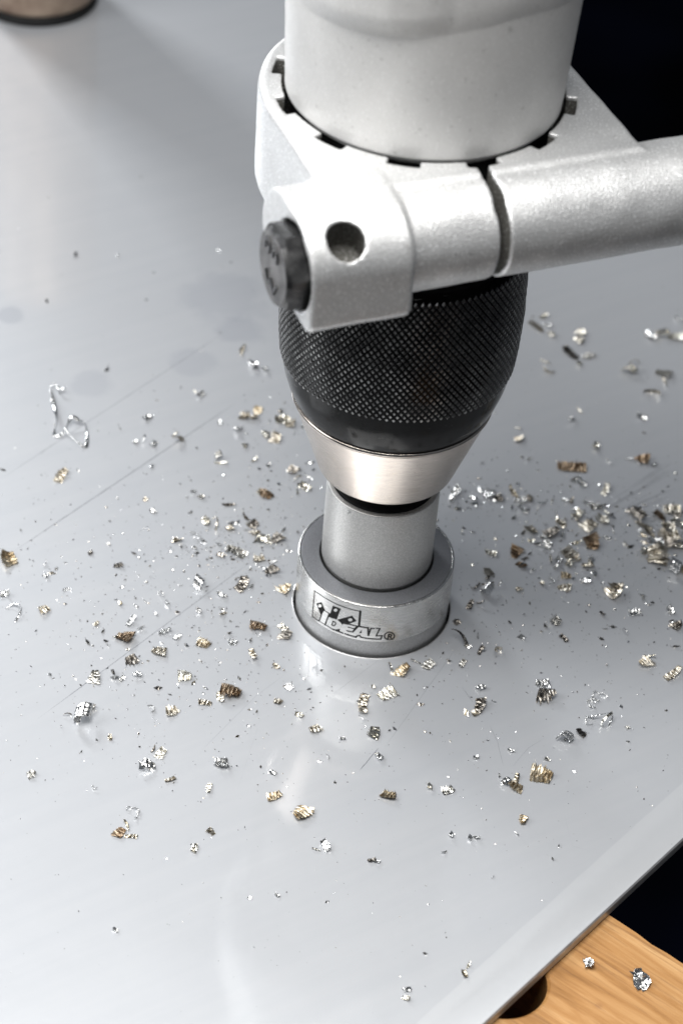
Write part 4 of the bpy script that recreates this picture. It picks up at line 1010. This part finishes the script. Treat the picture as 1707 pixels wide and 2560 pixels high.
(71.0, 46.7, 0, 3.1, 's', 'silver', 'silver sliver above the square tan pile chip'),
(76.3, 46.0, 0, 3.7, 'r', 'brown', 'brown ridged chip above the square tan pile chip'),
(71.8, 41.2, 0, 4.6, 'k', 'tan', 'tan bent ridged chip above and left of the square tan pile chip'),
(73.3, 38.5, 0, 3.9, 'k', 'tan', 'tan bent ridged chip just above the square tan pile chip'),
(74.7, 34.8, 0, 4.6, 'f', 'silver', 'silver crumpled flake just above the square tan pile chip'),
(74.9, 28.9, 0, 5.8, 'r', 'tan', 'large square tan ridged chip at the front of the pile by the right edge'),
(79.4, 23.9, 0, 5.6, 'c', 'silver', 'bright silver curved plate chip at the lower end of the right edge pile'),
(78.6, 41.7, 0, 3.9, 'p', 'tan', 'tan spiky chip above and right of the square tan pile chip'),
(81.1, 44.4, 0, 3.9, 'r', 'cream', 'cream chip one point nine flange widths right, zero point two above the flange'),
(79.4, 37.9, 0, 3.7, 'p', 'tan', 'tan spiky chip just above and right of the square tan pile chip'),
(81.4, 34.5, 0, 3.7, 'r', 'cream', 'cream chip one point nine flange widths right, zero point one above the flange'),
(71.7, 30.2, 0, 3.2, 'f', 'cream', 'cream crumpled flake just left of the square tan pile chip'),
(79.7, 49.5, 0, 4.4, 'r', 'tan', 'tan ridged chip above the square tan pile chip'),
(77.8, 34.7, 0, 3.5, 'p', 'dark', 'dark spiky chip just above and right of the square tan pile chip'),
(81.5, 25.2, 0, 3.2, 'r', 'gold', 'gold ridged chip just right of the curved silver plate chip'),
(77.4, 38.4, 0, 3.7, 'r', 'tan', 'tan ridged chip just above the square tan pile chip'),
(81.0, 48.2, 0, 3.3, 'p', 'dark', 'dark spiky chip above and right of the square tan pile chip'),
(16.3, -122.1, 0, 1.8, 'f', 'silver', 'silver flake zero point two flange widths right, two point seven below the flange'),
(16.1, -124.5, 0, 1.9, 'f', 'cream', 'cream flake zero point two flange widths right, two point eight below the flange'),
(28.6, -116.2, 0, 2.3, 'k', 'tan', 'tan bent ridged chip well left of the crumpled chip on the board'),
(29.4, -113.8, 0, 2.0, 's', 'cream', 'small cream sliver well left of the crumpled chip on the board'),
(-49.2, -114.3, 0, 1.4, 'o', 'silver', 'small silver round crumb well below the brown chip with white splinter'),
(-14.6, -99.7, 0, 1.6, 'o', 'silver', 'small silver round crumb well below and left of the white flake with a tail'),
(22.6, -81.9, 0, 1.7, 's', 'silver', 'small silver sliver well right of the white flake with a tail'),
(56.6, -107.2, -3.6, 3.4, 'f', 'silver', 'crumpled silver chip on the wooden board'),
(68.1, -110.4, -3.6, 5.7, 'f', 'silver', "larger silver chip on the wooden board by the photo's edge"),
]
rng = random.Random(11)
for x, y, z, L_, kind, colr, lab in CHIPS:
    L_ *= 1.08 if x > 55 and y > 10 else .97
    V, F = chip_geometry(kind, L_*(1.0 if kind in 'rkpfso' else 1.15), rng)
    me = make_mesh('metal_chip', V, F, CM[colr], kind in 'w')
    o = bpy.data.objects.new('metal_chip', me); COL.objects.link(o)
    o.location = (x*S, y*S, (z+(-.2 if z < 0 else 0)+.01)*S); o.rotation_euler = (0, 0, rng.uniform(0, 2*math.pi))
    tag(o, lab, 'metal chip', 'drilling chips scattered round the hole cutter')

def long_wire(pts, lab, r):
    V, F = [], []
    P = [Vector(p) for p in pts]; Q = []
    for i in range(len(P)-1):
        p0, p1, p2, p3 = P[max(0, i-1)], P[i], P[i+1], P[min(len(P)-1, i+2)]
        for t in (0, .25, .5, .75):
            Q.append(.5*((2*p1)+(p2-p0)*t+(2*p0-5*p1+4*p2-p3)*t*t+(3*p1-p0-3*p2+p3)*t**3))
    Q.append(P[-1])
    for i, p in enumerate(Q):
        d = (Q[min(i+1, len(Q)-1)]-Q[max(i-1, 0)]).normalized(); a = d.cross(Vector((0, 0, 1))).normalized(); b = a.cross(d)
        f = .5+.5*math.sin(math.pi*i/(len(Q)-1)) ; w_ = r*f*(1+.7*math.sin(i*.45))
        for k in range(6):
            V.append(tuple(p+a*w_*1.5*math.cos(k*math.pi/3)+b*r*.45*math.sin(k*math.pi/3)))
    for i in range(len(Q)-1):
        for k in range(6): F.append((i*6+k, i*6+(k+1) % 6, i*6+6+(k+1) % 6, i*6+6+k))
    V = np.array(V); V[:, 2] -= V[:, 2].min()-.01; c0 = V.mean(0)*np.array([1, 1, 0])
    o = mesh('metal_chip', V-c0, F, CM['silver']); o.location = Vector(c0)*S
    tag(o, lab, 'metal chip', 'drilling chips scattered round the hole cutter')
for pts, lab, r in (([(-92.87, 74.49, 2), (-94.12, 73.72, 1.4), (-96.58, 77.26, 0.6), (-97.19, 75.47, 0.4), (-95.68, 69.56, 1.2), (-93.95, 63.59, 2.2), (-92.76, 59.43, 1.5), (-92.85, 55.46, 0.4), (-91.69, 54.57, 0.2), (-90.2, 55.7, 0.8), (-89.49, 58.15, 1.8), (-88.62, 61.0, 2.4), (-86.46, 60.26, 1.8), (-85.05, 60.67, 1.0), (-83.72, 56.02, 0.4), (-83.25, 51.12, 0.2), (-85.66, 52.15, 0.8), (-88.2, 53.88, 1.4), (-89.68, 55.97, 2.2)], 'long clear looping wire shaving on the far side of the sheet', .30),
    ([(-92.51, -15.98, 0.2), (-91.11, -14.72, 0.8), (-89.21, -15.49, 1.4), (-88.46, -16.73, 1.2), (-89.05, -19.04, 0.5), (-89.48, -20.59, 0.1)], 'thin hooked wire shaving near the edge below the golden ridged chip', .16),
    ([(55.55, -33.05, 0.2), (56.84, -33.84, 1), (59.34, -33.35, 1.6), (61.84, -32.16, 1.2), (62.13, -33.5, 0.6), (61.31, -35.68, 0.3)], 'hair-thin arched shaving next to the chrome curled chip', .12)): long_wire(pts, lab, r)
CLUMPS = [(-35.2, 25.9, 8, 8), (-30.5, 12.1, 8, 6), (-31.9, 67.9, 6, 8), (-42.6, 19.9, 6, 5), (45.7, 33.4, 10, 7), (52.3, 23.0, 8, 6), (76.9, 39.8, 6, 9), (78.2, 28.5, 5, 6), (77.0, 43.1, 6, 9), (79.6, 38.5, 5, 8), (70.9, 43.9, 7, 5), (37.9, 46.4, 9, 4), (24.6, 46.0, 6, 4), (-36.9, 12.7, 8, 4), (-46.5, 12.8, 9, 5), (-28.5, 45.5, 5, 9), (57.7, 43.5, 8, 7)]


def drilling_dust():
    """the crumbs too small to count: tiny bent flakes, as one object."""
    rs = random.Random(21)
    V, F, mi = [], [], []
    keys = ['silver', 'grey', 'dark', 'tan', 'silver', 'dark', 'grey']
    def crumb(x, y, L_):
        a = rs.uniform(0, 6.28); b = rs.uniform(.3, .9); m = rs.randrange(len(keys)); t = rs.uniform(.05, .5)*L_
        c, s_ = math.cos(a)*L_, math.sin(a)*L_; i = len(V)
        zz = .01
        V.extend([(x-c*.5, y-s_*.5, zz+rs.random()*t), (x+s_*b*.4, y-c*b*.4, zz), (x+c*.5, y+s_*.5, zz+rs.random()*t), (x-s_*b*.4, y+c*b*.4, zz+rs.random()*t*.4), (x+rs.uniform(-.2, .2)*L_, y+rs.uniform(-.2, .2)*L_, zz+t*1.1)])
        for f in ((0, 1, 4), (1, 2, 4), (2, 3, 4), (3, 0, 4)): F.append(tuple(i+q for q in f)); mi.append(m)
    n = 0
    while n < 3700:
        q = rs.random()
        if q < .26: cx_, cy_, sx_, sy_ = CLUMPS[rs.randrange(len(CLUMPS))]; x, y = rs.gauss(cx_, sx_), rs.gauss(cy_, sy_)
        elif q < .50: x, y = rs.gauss(-46, 30), rs.gauss(-8, 30)
        elif q < .70: x, y = rs.gauss(48, 24), rs.gauss(20, 26)
        elif q < .93: x, y = rs.gauss(-5, 62), rs.gauss(-18, 52)
        else: x, y = rs.uniform(-150, 110), rs.uniform(-120, 200)
        if math.hypot(x, y) < 21.6: continue
        if .7929*x-.6093*y > 94: continue
        L_ = min(2.6, .28*rs.paretovariate(1.9)) if y > -45 else min(1.3, .24*rs.paretovariate(2.4))
        crumb(x, y, L_); n += 1
    o = mesh('drilling_dust', V, F, [CM[k] for k in keys], None, False, mi, fix=False)
    tag(o, 'fine metal crumbs and dust scattered over the sheet around the cutter', 'metal dust', kind='stuff')
drilling_dust()
